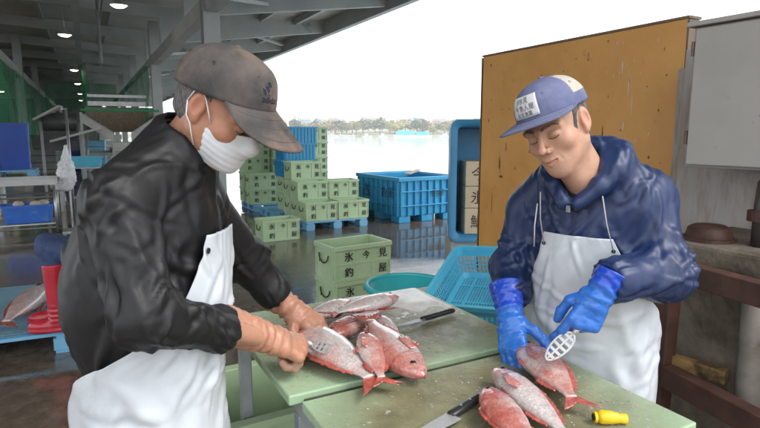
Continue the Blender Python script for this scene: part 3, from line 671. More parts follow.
tag(q.build('paint_drips', mat('white_drips', (.6, .55, .48), rough=.6), pn), kind='stuff')
# weathered pale post / wall beside it
M_wall = mat('weathered_pale_wall', (.4, .37, .35), (.5, .48, .46), rough=.8, scale=5, bump=.25, bscale=30, c3=(.26, .14, .08), c3scale=4, c3lo=.46, c3hi=.66, stretch=(1, 1, .25))
o = MB().bb((2.70, .2, 0), (2.86, 1.80, 1.98)).build('pale_wall', M_wall, bevel=.01); tag(o, 'weathered pale wall slab with rust stains behind the electrical box', 'wall')
o = MB().box((2.845, 1.875, .95), (.06, .07, 1.9)).build('worn_post', mat('grey_brown_wood', (.3, .24, .2), (.42, .38, .34), rough=.85, scale=7, bump=.3, stretch=(6, 6, 1)), bevel=.008); tag(o, 'worn grey wooden post at the right edge of the orange panel', 'post')
eb = empty('electrical_box', (2.35, 1.55, 1.41), R(2), 'beige grey metal electrical cabinet mounted above the concrete ledge', 'cabinet')
M_box = mat('beige_enamel', (.36, .34, .31), (.41, .39, .36), rough=.45, scale=3, c3=(.2, .14, .1), c3scale=7, c3lo=.64, c3hi=.78)
MB().bb((0.012, -.62, .0), (.3, -.012, .60)).build('case', M_box, eb, bevel=.006)
MB().bb((-.012, -.60, .012), (.0115, -.03, .59)).build('door', M_box, eb, bevel=.005)
MB().bb((-.02, -.64, .601), (.32, .008, .622)).build('hood', M_box, eb, bevel=.004)
for z in (.1, .48): MB().tube([(.0, -.018, z), (.0, -.018, z + .06)], .008, 8).build('hinge', MATS['trim_dark'], eb)
q = MB(); q.bb((.3, -.4, .1), (.372, -.3, .16)); q.bb((.3, -.4, .42), (.372, -.3, .48)); q.build('bracket', M_steel, eb)
q = MB()
for k in range(9):
    y, z, a = RNG.uniform(-.5, -.08), RNG.uniform(.08, .55), RNG.uniform(.002, .007); vs = []
    for j in range(8): an = j * math.pi / 4; r = RNG.uniform(.5, 1.2) * a; vs.append((-.0135, y + r * math.cos(an), z + r * .7 * math.sin(an)))
    q.add(vs, [tuple(range(8))])
tag(q.build('rust_spots', mat('rust_stain', (.16, .1, .07), (.24, .16, .1), rough=.9, scale=30), eb), kind='stuff')
M_conc = mat('old_concrete', (.15, .12, .09), (.25, .215, .17), rough=.9, scale=6, bump=.5, bscale=25, bdist=.02, c3=(.07, .055, .035), c3scale=2.5, c3lo=.5, c3hi=.68)
o = MB().bb((2.12, .3, 0), (2.695, 1.50, 1.12)).build('concrete_ledge', M_conc, bevel=.015); tag(o, 'rough stained concrete block below the electrical cabinet', 'concrete block')
M_rust = mat('brown_rusty_steel', (.05, .022, .016), (.10, .045, .03), rough=.6, scale=9, bump=.25, bscale=40, c3=(.17, .07, .035), c3scale=4, c3lo=.58, c3hi=.72)
t = empty('iron_manhole_lid', (2.26, 1.34, 1.121), 0, 'round rusty brown iron lid on the concrete ledge', 'lid')
MB().lathe([(.001, 0), (.085, 0), (.088, .015), (.08, .05), (.06, .062), (.001, .066)], seg=28).build('lid', M_rust, t, True); MB().lathe([(.1, 0), (.1, .012), (.088, .0125), (.088, 0)], seg=28, cap=False).build('flange', M_rust, t)
t = empty('black_elbow_pipe', (2.3, 1.16, 1.121), 0, 'dark pipe elbow rising from the ledge at the right edge', 'pipe')
MB().tube([(0, 0, 0), (0, 0, .16), (.02, 0, .24), (.08, 0, .28)], [.035, .035, .04, .04], 14).build('elbow', mat('dark_pipe', (.03, .03, .03), (.07, .06, .05), rough=.4, scale=10), t, True); MB().lathe([(.055, .1), (.055, .14), (.0352, .141), (.0352, .099)], seg=20).build('collar', M_rust, t)
fr = empty('angle_iron_rack', (1.98, 1.2, 0), 0, 'dark brown rusty angle iron rack at the right edge', 'rack')
def frp(p, q_, a, b_, nm): 
    k = MB(); k.bar(np.array(p) - np.array([1.98, 1.2, 0]), np.array(q_) - np.array([1.98, 1.2, 0]), a, b_); k.build(nm, M_rust, fr, bevel=.004)
frp((1.94, 1.32, 0), (2.0, 1.34, 1.07), .075, .10, 'upright')
frp((1.985, 1.285, 1.035), (1.86, .55, 1.035), .06, .08, 'rail'); frp((2.0, 1.388, 1.06), (2.11, 1.46, 1.06), .05, .05, 'rail'); frp((1.948, 1.27, .62), (1.80, .55, .62), .06, .085, 'rail'); frp((1.93, 1.265, .2), (1.78, .55, .2), .06, .08, 'rail'); frp((1.86, .53, 0), (1.9, .53, 1.09), .075, .09, 'upright')
t = MB().tube([(2.04, 1.02, .0), (2.04, 1.02, .7), (2.05, 1.03, 1.0)], .042, 16).build('drain_pipe', mat('grey_pvc', (.2, .175, .15), (.3, .27, .24), rough=.6, scale=8, c3=(.08, .055, .03), c3scale=4, c3lo=.46, c3hi=.66), smooth=True); tag(t, 'grey stained drain pipe standing behind the rusty frame', 'pipe')
o = MB().box((2.03, 1.2, .66), (.04, .2, .05), (0, 0, .2)).build('wood_scrap', mat('yellow_wood', (.26, .15, .05), (.4, .25, .1), rough=.85, scale=14, c3=(.06, .04, .02), c3scale=9, c3lo=.5, c3hi=.65)); tag(o, 'yellowish wood scrap wedged on the rusty frame rail', 'wood')
# ================================================================== implicit surfaces -> meshes
f32 = np.float32
def sph(p, c, r): return np.linalg.norm(p - np.asarray(c, f32), axis=1) - r
def cap(p, a, b, ra, rb=None):
    a = np.asarray(a, f32); b = np.asarray(b, f32); rb = ra if rb is None else rb; ab = b - a
    t = np.clip(((p - a) @ ab) / max(float(ab @ ab), 1e-9), 0, 1).astype(f32)
    return np.linalg.norm(p - a - t[:, None] * ab, axis=1) - (ra + (rb - ra) * t)
def ell(p, c, r, ax=None):
    q = p - np.asarray(c, f32)
    if ax is not None: q = q @ np.asarray(ax, f32).T
    r = np.asarray(r, f32); k0 = np.linalg.norm(q / r, axis=1); k1 = np.linalg.norm(q / (r * r), axis=1)
    return k0 * (k0 - 1) / np.maximum(k1, 1e-6)
def smin(a, b, k):
    h = np.clip(.5 + .5 * (b - a) / k, 0, 1); return b + (a - b) * h - k * h * (1 - h)
def smax(a, b, k): return -smin(-a, -b, k)
def plane(p, c, n): n = np.asarray(n, float); n = n / np.linalg.norm(n); return (p - np.asarray(c, f32)) @ n.astype(f32)
def mesh_sdf(fn, lo, hi, h, B=8):
    lo = np.asarray(lo, float); n = np.ceil((np.asarray(hi, float) - lo) / h / B).astype(int) * B; nb = n // B
    ax = [np.arange(k) for k in nb]; bc = np.stack(np.meshgrid(*ax, indexing='ij'), -1).reshape(-1, 3)
    cen = (lo + (bc * B + (B - 1) / 2) * h).astype(f32); d = fn(cen)
    vals = np.repeat(np.repeat(np.repeat(np.where(d < 0, -1., 1.).astype(f32).reshape(nb), B, 0), B, 1), B, 2)
    act = bc[np.abs(d) < h * B * 1.35]
    loc = np.stack(np.meshgrid(*[np.arange(B)] * 3, indexing='ij'), -1).reshape(-1, 3)
    for s in range(0, len(act), 400):
        a = act[s:s + 400]; idx = (a[:, None, :] * B + loc[None]).reshape(-1, 3)
        vals[idx[:, 0], idx[:, 1], idx[:, 2]] = fn((lo + idx * h).astype(f32))
    S = vals < 0; cnt = np.zeros(np.array(S.shape) - 1, np.int8); off = [(i, j, k) for i in (0, 1) for j in (0, 1) for k in (0, 1)]
    nx, ny, nz_ = cnt.shape
    for i, j, k in off: cnt += S[i:i + nx, j:j + ny, k:k + nz_]
    cells = np.argwhere((cnt > 0) & (cnt < 8)); ids = np.full(cnt.shape, -1, np.int32); ids[cells[:, 0], cells[:, 1], cells[:, 2]] = np.arange(len(cells))
    cv = np.stack([vals[cells[:, 0] + i, cells[:, 1] + j, cells[:, 2] + k] for i, j, k in off], 1); acc = np.zeros((len(cells), 3)); num = np.zeros(len(cells))
    for a in range(8):
        for b in range(a + 1, 8):
            oa, ob = np.array(off[a]), np.array(off[b])
            if abs(oa - ob).sum() != 1: continue
            va, vb = cv[:, a], cv[:, b]; m = (va < 0) != (vb < 0); t = np.where(m, va / np.where(m, va - vb, 1), 0)
            acc += np.where(m[:, None], oa + t[:, None] * (ob - oa), 0); num += m
    V = lo + (cells + acc / num[:, None]) * h; Fs = []
    for axx in range(3):
        o1, o2 = [(1, 2), (2, 0), (0, 1)][axx]
        sl0 = [slice(1, -1)] * 3; sl1 = [slice(1, -1)] * 3; sl0[axx] = slice(0, -1); sl1[axx] = slice(1, None)
        A, Bq = S[tuple(sl0)], S[tuple(sl1)]; e = np.argwhere(A != Bq)
        if not len(e): continue
        flip = A[e[:, 0], e[:, 1], e[:, 2]]; c = e + 1; c[:, axx] = e[:, axx]
        def cid(d1, d2):
            q = c.copy(); q[:, o1] -= d1; q[:, o2] -= d2; return ids[q[:, 0], q[:, 1], q[:, 2]]
        quad = np.stack([cid(1, 1), cid(0, 1), cid(0, 0), cid(1, 0)], 1)
        quad[~flip] = quad[~flip][:, ::-1]; Fs.append(quad)
    return V, np.concatenate(Fs)
def vnormals(V, Fq):
    n = np.cross(V[Fq[:, 2]] - V[Fq[:, 0]], V[Fq[:, 3]] - V[Fq[:, 1]]); N = np.zeros_like(V)
    for k in range(4): np.add.at(N, Fq[:, k], n)
    return N / np.maximum(np.linalg.norm(N, axis=1, keepdims=True), 1e-12)
def relax(V, Fq, it=2, lam=.5):
    for _ in range(it):
        acc = np.zeros_like(V); cnt = np.zeros(len(V))
        for a, b in ((0, 1), (1, 2), (2, 3), (3, 0)):
            np.add.at(acc, Fq[:, a], V[Fq[:, b]]); np.add.at(cnt, Fq[:, a], 1)
            np.add.at(acc, Fq[:, b], V[Fq[:, a]]); np.add.at(cnt, Fq[:, b], 1)
        V = V + lam * (acc / cnt[:, None] - V)
    return V
def np_obj(name, V, Fq, m, parent=None, col=None, smooth=True):
    me = bpy.data.meshes.new(name); me.from_pydata(np.asarray(V).tolist(), [], Fq.tolist() if hasattr(Fq, 'tolist') else Fq)
    if m: me.materials.append(m)
    if smooth: me.polygons.foreach_set('use_smooth', np.ones(len(me.polygons), bool))
    if col is not None:
        at = me.color_attributes.new('Col', 'FLOAT_COLOR', 'POINT'); at.data.foreach_set('color', np.c_[col, np.ones(len(col))].astype(f32).ravel())
    me.update(); return link(bpy.data.objects.new(name, me), parent)
def norm(v): v = np.asarray(v, float); return v / np.linalg.norm(v)
def frame_at(x, y):     # directions at a sighting: right, up, towards the viewer
    t = -norm(P(x, y, 1) - CAM); r = norm(np.cross([0, 0, 1.0], t)); return r, np.cross(t, r), t
def ortho(f, l):
    f = norm(f); l = norm(l - f * (np.dot(l, f))); return f, l, np.cross(f, l)

# ------------------------------------------------------------------ heads
def head_sdf(p, o):
    j = o.get('jaw', 1.0)
    d = ell(p, (-.014, 0, .022), (.098, .076, .092))
    d = smin(d, ell(p, (.026, 0, -.04), (.062, .059 * j, .078)), .03)
    for s in (-1, 1):
        d = smin(d, cap(p, (-.004, s * .052 * j, -.055), (.06, s * .014, -.1), .02, .014), .03)
        d = smin(d, ell(p, (.052, s * .041, -.028), (.026, .024, .022)), .02)
        d = smin(d, cap(p, (.0836, s * .012, .017), (.07, s * .05, .018), .0085, .008), .016)
    d = smin(d, sph(p, (.066, 0, -.1), .0175), .02)
    d = smin(d, ell(p, (.07, 0, -.068), (.022, .03, .026)), .02)
    d = smin(d, cap(p, (.086, 0, .012), (.106, 0, -.028), .0058, .0088), .012)
    d = smin(d, sph(p, (.109, 0, -.032), .0095), .006)
    for s in (-1, 1):
        d = smin(d, ell(p, (.098, s * .0135, -.036), (.011, .0085, .008)), .006)
        d = smax(d, -ell(p, (.108, s * .0065, -.0425), (.006, .0035, .003)), .003)
        d = smax(d, -ell(p, (.104, s * .031, .001), (.022, .019, .0125)), .012)
        d = smin(d, ell(p, (.0715, s * .031, -.001), (.0165, .0165, .0145)), .004)          # lowered lid over the eyeball
        d = smax(d, -cap(p, (.0866, s * .019, -.0075), (.0838, s * .043, -.0055), .0013), .0025) # lash line
        d = smax(d, -cap(p, (.087, s * .02, .0105), (.0825, s * .044, .011), .0015), .004)    # lid crease
        d = smax(d, -cap(p, (.1, s * .0185, -.036), (.083, s * .034, -.07), .0022), .008)     # cheek fold
    sm = o.get('smile', .004)
    up = [(.083, -.021, -.066 + sm), (.0925, -.008, -.0625), (.0935, 0, -.064), (.0925, .008, -.0625), (.083, .021, -.066 + sm)]
    lowr = [(.081, -.017, -.0705 + sm), (.0905, 0, -.0745), (.081, .017, -.0705 + sm)]
    for a, b in zip(up[:-1], up[1:]): d = smin(d, cap(p, a, b, .0042), .006)
    for a, b in zip(lowr[:-1], lowr[1:]): d = smin(d, cap(p, a, b, .0052), .006)
    gr = [(.084, -.023, -.067 + sm), (.0965, -.009, -.069), (.0985, 0, -.0695), (.0965, .009, -.069), (.084, .023, -.067 + sm)]
    for a, b in zip(gr[:-1], gr[1:]): d = smax(d, -cap(p, a, b, .0016), .0035)
    # ears
    for s in (-1, 1):
        a = R(12); axm = np.array([[math.cos(a), -s * math.sin(a) * .8, 0], [s * math.sin(a) * .8, math.cos(a), 0], [0, 0, 1]])
        e = ell(p, (-.012, s * .08, -.002), (.019, .0085, .033), axm); e = smin(e, ell(p, (-.004, s * .077, -.03), (.008, .006, .011)), .008)
        e = smax(e, -ell(p, (-.007, s * .088, .0), (.0105, .006, .02), axm), .004)
        d = smin(d, e, .007)
    d = smin(d, cap(p, (-.022, 0, -.06), (-.05, 0, -.2), .054, .06), .03)
    d = smin(d, cap(p, (.045, 0, -.09), (-.02, 0, -.19), .022, .035), .03)
    return d
def seg_d(V, pts):
    return np.min([cap(V.astype(f32), a, b, 0) for a, b in zip(pts[:-1], pts[1:])], axis=0)
def head_color(V, base, o):
    c = np.tile(np.array(base, float), (len(V), 1))
    def tint(w_, col): nonlocal c; w_ = np.clip(w_, 0, 1)[:, None]; c = c * (1 - w_) + np.array(col) * w_
    b = np.array(base)
    n = fbm(V * 45, 3, 3)
    c *= (1 + .07 * n)[:, None]
    for s in (-1, 1):
        tint(.4 * np.exp(-(sph(V.astype(f32), (.06, s * .045, -.025), 0) / .024) ** 2), b * np.array([1.05, .72, .68]))
        tint(.5 * np.exp(-(sph(V.astype(f32), (-.01, s * .085, 0), 0) / .03) ** 2), b * np.array([1.05, .7, .65]))
        ya = V[:, 1] * s; fr_ = (V[:, 0] > .055); bz = .0205 + .0055 * np.sin(np.clip((ya - .012) / .042, 0, 1) * 2.4) - .004 * np.clip((ya - .04) / .015, 0, 1)
        tint(fr_ * (ya > .01) * (ya < .056) * np.clip((.0052 * np.clip(1.15 - (ya - .012) / .06, .4, 1) - np.abs(V[:, 2] - bz)) / .002, 0, 1) * (.75 + .35 * fbm(V * 260, 5, 2)), (.045, .035, .03))
        uu = (ya - .0315) / .0145; lz = -.0068 - .0035 * (1 - uu * uu); tint(fr_ * (np.abs(uu) < 1) * np.clip((.0019 - np.abs(V[:, 2] - lz)) / .0009, 0, 1) * .95, (.03, .02, .02))
        tint(fr_ * (np.abs(uu) < 1.05) * np.clip((.0011 - np.abs(V[:, 2] - .0095 + .002 * uu * uu)) / .0008, 0, 1) * .5, b * np.array([.5, .36, .33]))
        tint(.35 * np.exp(-(sph(V.astype(f32), (.084, s * .031, -.016), 0) / .01) ** 2), b * np.array([.75, .6, .6]))
    tint(.4 * np.exp(-(sph(V.astype(f32), (.112, 0, -.03), 0) / .014) ** 2), b * np.array([1.05, .75, .7]))
    md = seg_d(V, [(.088, -.017, -.067), (.0945, 0, -.069), (.088, .017, -.067)]); tint(np.clip((.0095 - md) / .004, 0, 1) * .75, b * np.array([.88, .62, .6]))
    gd = seg_d(V, [(.084, -.022, -.0645), (.0955, 0, -.0692), (.084, .022, -.0645)]); tint(np.clip((.0024 - gd) / .0012, 0, 1) * .7, b * np.array([.35, .16, .15]))
    st = np.exp(-(sph(V.astype(f32), (.07, 0, -.085), 0) / .035) ** 2); tint(.42 * st * np.clip((md - .006) / .004, 0, 1), b * np.array([.62, .66, .72]))
    tint(np.clip(-fbm(V * 22, 9, 2) - .75, 0, .35), b * np.array([.7, .55, .5]))
    return np.clip(c, 0, 1)
class Cap:
    def __init__(s, rx, ry, h, c, tilt, flat=0): s.rx, s.ry, s.h, s.c, s.t, s.flat = rx, ry, h, np.array(c), tilt, flat
    def tf(s, q):
        q = np.asarray(q, float); ct, st = math.cos(s.t), math.sin(s.t)
        return s.c + np.stack([q[..., 0] * ct + q[..., 2] * st, q[..., 1], -q[..., 0] * st + q[..., 2] * ct], -1)
    def pt(s, phi, v, off=0):         # phi: azimuth (0 = front), v: 0 rim .. 1 top
        phi, v = np.asarray(phi, float), np.asarray(v, float)
        r = (1 - v ** 2.5) ** .52 ; z = s.h * v
        fr = np.clip(np.cos(phi), 0, 1) ** 3 * s.flat      # straighter front panels
        r = r + fr * (np.sqrt(np.clip(1 - v ** 5, 0, 1)) - r)
        seam = np.exp(-((np.mod(phi + math.pi / 6 * 0, math.pi / 3) - math.pi / 6) / .035) ** 2) * .0012
        x, y = (s.rx + off - seam) * r * np.cos(phi), (s.ry + off - seam) * r * np.sin(phi)
        return np.stack([x, y, z + off * v], -1)
def build_cap(hp, M, o, parent):
    """crown, brim, button, seams; o: materials and shape"""
    K = o['cap']; nphi, nv = 96, 30
    root = bpy.data.objects.new('cap', None); link(root, parent); root.empty_display_size = .05
    ph = np.linspace(-math.pi, math.pi, nphi + 1); vv = np.linspace(0, 1, nv) ** .8
    G_ = np.array([[K.pt(a, v) for a in ph] for v in vv]); n_ = fbm(G_.reshape(-1, 3) * 22, 4, 3).reshape(nv, -1); n_ = np.c_[n_[:, :-1], n_[:, 0]]
    G_ = G_ * (1 + o.get('crumple', .012) * n_[..., None] * (np.sin(vv * math.pi) ** .5)[:, None, None])
    Wm = (M[:3, :3] @ K.tf(G_).reshape(-1, 3).T).T + M[:3, 3]; Wm = Wm.reshape(nv, nphi + 1, 3)
    net_ = o.get('net'); main, pan = MB(), MB()
    for i in range(nv - 1):
        for j in range(nphi):
            pc = (ph[j] + ph[j + 1]) / 2; isn = bool(net_) and abs(pc) > net_[0] and net_[1] < vv[i] < net_[2]
            (pan if isn else main).add([Wm[i, j], Wm[i, j + 1], Wm[i + 1, j + 1], Wm[i + 1, j]], [(0, 1, 2, 3)])
    for mb, nm, mt in ((main, 'crown', o['capm']), (pan, 'mesh_panel', o.get('netm'))):
        if not mb.f: continue
        ob = mb.build(nm, mt, root, True); bm = bmesh.new(); bm.from_mesh(ob.data); bmesh.ops.remove_doubles(bm, verts=bm.verts, dist=1e-5); bm.to_mesh(ob.data); bm.free(); mods(ob, solid=.002)
    tw = lambda q: (M[:3, :3] @ K.tf(np.asarray(q)).reshape(-1, 3).T).T + M[:3, 3]
    # brim
    bl, dr, cv, hw = o['brim']; rows = []
    for u in np.linspace(0, 1, 14):
        row = []
        for a in np.linspace(-hw, hw, 37):
            s = a / hw; base = K.pt(a, .015); reach = bl * max(0, 1 - abs(s) ** o.get('bpow', 2.6)) ** .6
            out_ = np.array([1.0, math.sin(a) * .35, 0]) * reach * u
            q = base + out_; q[2] = .004 - (dr * reach * u) - cv * (s * s) * (.35 + .65 * u) * (reach / bl) * bl - .5 * cv * bl * s * s * u
            row.append(tw(q)[0])
        rows.append(row)
    mb = MB().sheet(rows); mods(mb.build('brim', o.get('brimm', o['capm']), root, True), solid=.0035, bevel=0)
    for k, u in enumerate(o.get('stitch', (.25, .5, .75))):
        pth = [np.array(rows[int(round(u * 13))][j]) + (M[:3, :3] @ np.array([0, 0, 1])) * .0022 for j in range(2, 35)]
        MB().tube(pth, .0007, 4).build('stitching', o['stitchm'], root)
    sw = [tw(K.pt(a, .03, .0012))[0] for a in np.linspace(-hw * .98, hw * .98, 40)]; MB().tube(sw, .0013, 5).build('seam', o['seamm'], root)
    q = MB(); q.lathe([(.0001, .005), (.006, .004), (.008, 0)], seg=14); q.v = [tuple(tw(np.array(v) + np.array([0, 0, K.h]))[0]) for v in q.v]; q.build('button', o['capm'], root, True)
    q = MB()
    for a in np.array([-150, -90, -30, 30, 90, 150]):
        cc_ = tw(K.pt(R(a), .62, .0015))[0]; nn_ = norm(cc_ - tw(np.array([0, 0, K.h * .3]))[0]); u, v, d = basis(nn_); q.tube([cc_ + .0035 * (math.cos(t) * u + math.sin(t) * v) for t in np.linspace(0, 6.28, 11)], .001, 4)
    tag(q.build('eyelets', o['seamm'], root), kind='stuff')
    return root, tw
def on_cap(K, tw, vs, fs, phi0, v0, off, roll=0, wrap=None):
    """flat shape (x right, y up, metres) laid onto the crown"""
    out_ = []
    for x, y, z in vs:
        x, y = x * math.cos(roll) - y * math.sin(roll), x * math.sin(roll) + y * math.cos(roll)
        out_.append(tw(K.pt(phi0 + x / ((K.rx + K.ry) / 2), v0 + y / K.h, off))[0])
    return out_, fs
M_skin1 = mat('skin_tanned', (1, 1, 1), (.93, .9, .88), rough=.46, scale=60, attr='Col', sss=.15, bump=.22, bscale=380, bdist=.002)
M_hair = mat('grey_black_hair', (.05, .045, .045), (.2, .19, .18), rough=.6, scale=140, stretch=(1, 1, .15), bump=.6, bscale=300)
M_thread = mat('pale_thread', (.55, .55, .62), rough=.8)

def make_head(person, M, o):
    """returns (V,F,col) of the skin in world space; adds hair, cap to the person"""
    V, Fq = mesh_sdf(lambda p: head_sdf(p, o), (-.125, -.1, -.215), (.13, .1, .125), .0019)
    V = relax(V, Fq, 1, .4); col = head_color(V, o['skin'], o)
    # hair: a shell over the back and sides, below the cap
    def hair(p):
        d = ell(p, (-.014, 0, .022), (.1025, .080, .096)); d = smin(d, cap(p, (-.05, 0, -.05), (-.055, 0, -.085), .052, .048), .03)
        reg = smax(p[:, 0] + .35 * p[:, 2] - o.get('hairx', .018), -(p[:, 2] + .075 + .25 * p[:, 0]), .008)
        for s in (-1, 1): d = smax(d, -ell(p, (-.006, s * .082, -.012), (.026, .026, .04)), .004)
        return smax(d + .0012 * np.sin(p[:, 1] * 900) * np.sin(p[:, 0] * 700), reg, .004)
    Vh, Fh = mesh_sdf(hair, (-.13, -.1, -.12), (.06, .1, .125), .0026)
    ap = lambda v: (M[:3, :3] @ v.T).T + M[:3, 3]
    np_obj('hair', ap(Vh), Fh, M_hair, person)
    return ap(V), Fq, col
# ------------------------------------------------------------------ hands
def hand_sdf(o):
    """local frame: x towards fingers, y towards the thumb, z back of the hand"""
    g = o.get('fat', .0015); prims = []
    bases = [(.088, .029, .002), (.093, .009, .004), (.088, -.011, .002), (.079, -.029, -.002)]
    lens = [(.042, .025, .021), (.046, .029, .022), (.042, .027, .021), (.034, .021, .019)]; rad = [.0092, .0095, .0092, .008]
    for k in range(4):
        b = np.array(bases[k]); c = o['curl'][k]; sp = o.get('spread', (.08, .02, -.04, -.1))[k]; prims.append(('palm', (.008, bases[k][1] * .62, 0), b, .0145 + g, .0112 + g))
        a = 0; p0 = b
        for q in range(3):
            a += R(c[q]); d = np.array([math.cos(a) * math.cos(sp), math.cos(a) * math.sin(sp), -math.sin(a)]); p1 = p0 + d * lens[k][q]
            prims.append((f'f{k}', p0, p1, rad[k] * (1.0, .95, .9)[q] + g, rad[k] * (.96, .9, .78)[q] + g)); p0 = p1
    th = o.get('thumb', [(.7, .62, -.34), (.86, .35, -.36), (.93, .1, -.34)]); p0 = np.array((.022, .026, -.006)); prims.append(('palm', (.01, .012, -.004), p0, .017 + g, .0155 + g))
    for q, L_ in enumerate((.042, .034, .028)):
        p1 = p0 + norm(th[q]) * L_; prims.append(('t', p0, p1, (.0145, .0118, .0105)[q] + g, (.012, .0108, .0088)[q] + g)); p0 = p1
    cuff = o.get('cuff', [(-.03, 0, 0, .031), (-.14, 0, 0, .044)])
    def fn(p):
        groups = {}
        for nm, a, b, ra, rb in prims:
            d = cap(p, a, b, ra, rb); groups[nm] = d if nm not in groups else smin(groups[nm], d, .012 if nm == 'palm' else .004)
        r = groups['palm']
        for nm in groups:
            if nm != 'palm': r = smin(r, groups[nm], .009 if nm == 't' else .006)
        a = np.array((.0, 0, 0)); q0 = (.02, 0, 0, .026 + g); c_ = None
        for q1 in cuff:
            d = cap(p, q0[:3], q1[:3], q0[3], q1[3]); c_ = d if c_ is None else smin(c_, d, .01); q0 = q1
        c_ = smax(c_, -(p[:, 0] - cuff[-1][0]), .003)
        return smin(r, c_, .02)
    return fn
def make_glove(name, M, o, m, parent, mirror=False, h=.0024, colfn=None):
    x0 = o.get('cuff', [(-.14, 0, 0, .044)])[-1][0]
    V, Fq = mesh_sdf(hand_sdf(o), (x0 - .012, -.075, -.12), (.205, .12, .06), h)
    V = relax(V, Fq, 1, .4); N = vnormals(V, Fq)
    w_ = np.exp(-((V[:, 0] + .01) / .05) ** 2)                      # creases round the wrist
    V = V + N * ((.0022 * w_ * np.sin(V[:, 0] * 230 + 3 * noise3(V * 18, 2)) + .0016 * fbm(V * np.array([55, 38, 38]), o.get('seed', 1), 3)) * o.get('wr', 1))[:, None]
    col = colfn(V) if colfn else None
    if mirror: V = V * np.array([1, -1, 1]); Fq = Fq[:, ::-1]
    sc_ = o.get('scale', 1.1); V = V * np.where(V[:, :1] < 0, np.array([[1, sc_, sc_]]), np.array([[sc_, sc_, sc_]]))
    Wv = (M[:3, :3] @ V.T).T + M[:3, 3]
    return np_obj(name, Wv, Fq, m, parent, col)
def hand_frame(wrist, knuckle, back):
    x = norm(np.asarray(knuckle) - np.asarray(wrist)); z = norm(back - x * np.dot(back, x)); M = np.eye(4); M[:3, 0] = x; M[:3, 2] = z; M[:3, 1] = np.cross(z, x); M[:3, 3] = wrist; return M
# ------------------------------------------------------------------ clothing
def fold(V, N, amps):
    """cloth folds: list of (centre, radius, axis, freq_along, freq_across, amplitude, seed)"""
    D = np.zeros(len(V))
    for c, rad, ax, fa, fc, am, sd in amps:
        u, v, a = basis(ax); q = V - np.asarray(c); w_ = np.exp(-(np.linalg.norm(q, axis=1) / rad) ** 2)
        X = np.c_[(q @ a) * fa + (q @ u) * fc * .6, (q @ u) * fc, (q @ v) * fc]; X += .35 * np.c_[noise3(q * 9, sd + 50), noise3(q * 9, sd + 51), noise3(q * 9, sd + 52)]
        n = noise3(X, sd); n2 = noise3(X * 1.9 + 5, sd + 7); D += am * w_ * (.85 * np.exp(-(n / .2) ** 2) + .4 * np.exp(-(n2 / .22) ** 2) - .45 + .25 * n)
    return V + N * D[:, None]
def crease(V, N, regs, seed=0):
    """long tapering cloth folds; regs: (centre, radius, direction, count, length, width, height, jitter)"""
    rg = np.random.default_rng(seed); D = np.zeros(len(V))
    for c, rad, dr, n, Ln, wd, am, jit in regs:
        c = np.asarray(c); cand = np.where(np.linalg.norm(V - c, axis=1) < rad)[0]
        if not len(cand): continue
        for _ in range(n):
            i = cand[rg.integers(len(cand))]; p0 = V[i]; nn_ = N[i]; d = norm(dr) + rg.normal(0, jit, 3); d = d - nn_ * (d @ nn_); d = norm(d); L_ = Ln * rg.uniform(.6, 1.4); w_ = wd * rg.uniform(.7, 1.4); a_ = am * rg.uniform(.5, 1.2) * (1 if rg.random() < .7 else -.7)
            near = np.where(np.linalg.norm(V - p0, axis=1) < L_ * .75 + 3 * w_)[0]; q = V[near] - p0; q = q[:, :]; facing = (N[near] @ nn_) > .1
            t = q @ d; side = np.cross(nn_, d); b = q @ side; bend = rg.normal(0, 1.6); b = b - bend * t * t + .25 * w_ * np.sin(t * 60 + rg.uniform(0, 6))
            env = np.clip(1 - (t / (L_ * .5)) ** 2, 0, 1) ** 1.2; ww = w_ * (.55 + .45 * env)
            prof = np.exp(-(b / ww) ** 2) - .55 * np.exp(-((b - 1.9 * ww) / (1.1 * ww)) ** 2) - .35 * np.exp(-((b + 2 * ww) / (1.2 * ww)) ** 2)
            D[near] += np.where(facing, a_ * env * prof, 0)
    return V + N * D[:, None]
class Torso:
    def __init__(s, Cs, Pv, f, o):
        s.Cs, s.Pv, s.f = np.asarray(Cs), np.asarray(Pv), norm(f); s.l = np.array([-s.f[1], s.f[0], 0]); s.o = o
        up = norm(s.Cs - s.Pv); s.u = up; ff = norm(s.f - up * (s.f @ up)); s.ax = np.stack([ff, s.l, up])
    def sdf(s, p):
        o = s.o; d = ell(p, s.at(.74), o['chest'], s.ax); d = smin(d, ell(p, s.at(.36), o['belly'], s.ax), .07); d = smin(d, ell(p, s.at(.0), o['hips'], s.ax), .07)
        return smin(d, cap(p, s.at(.93) - s.l * o['shw'], s.at(.93) + s.l * o['shw'], o['shr']), .06)
    def at(s, t): return s.Pv + (s.Cs - s.Pv) * t
    def axis(s, z):
        t = (z - s.Pv[2]) / (s.Cs[2] - s.Pv[2]); return s.Pv + (s.Cs - s.Pv) * max(t, 0) if z > s.Pv[2] else np.array([s.Pv[0], s.Pv[1], z])
    def radius(s, z, th, off):
        A = s.axis(z); d = math.cos(th) * s.f + math.sin(th) * s.l; rr = np.linspace(.04, .34, 120); q = (A + rr[:, None] * d).astype(f32); v = s.sdf(q) - off
        neg = np.where(v < 0)[0]; return rr[neg[-1]] if len(neg) else .1
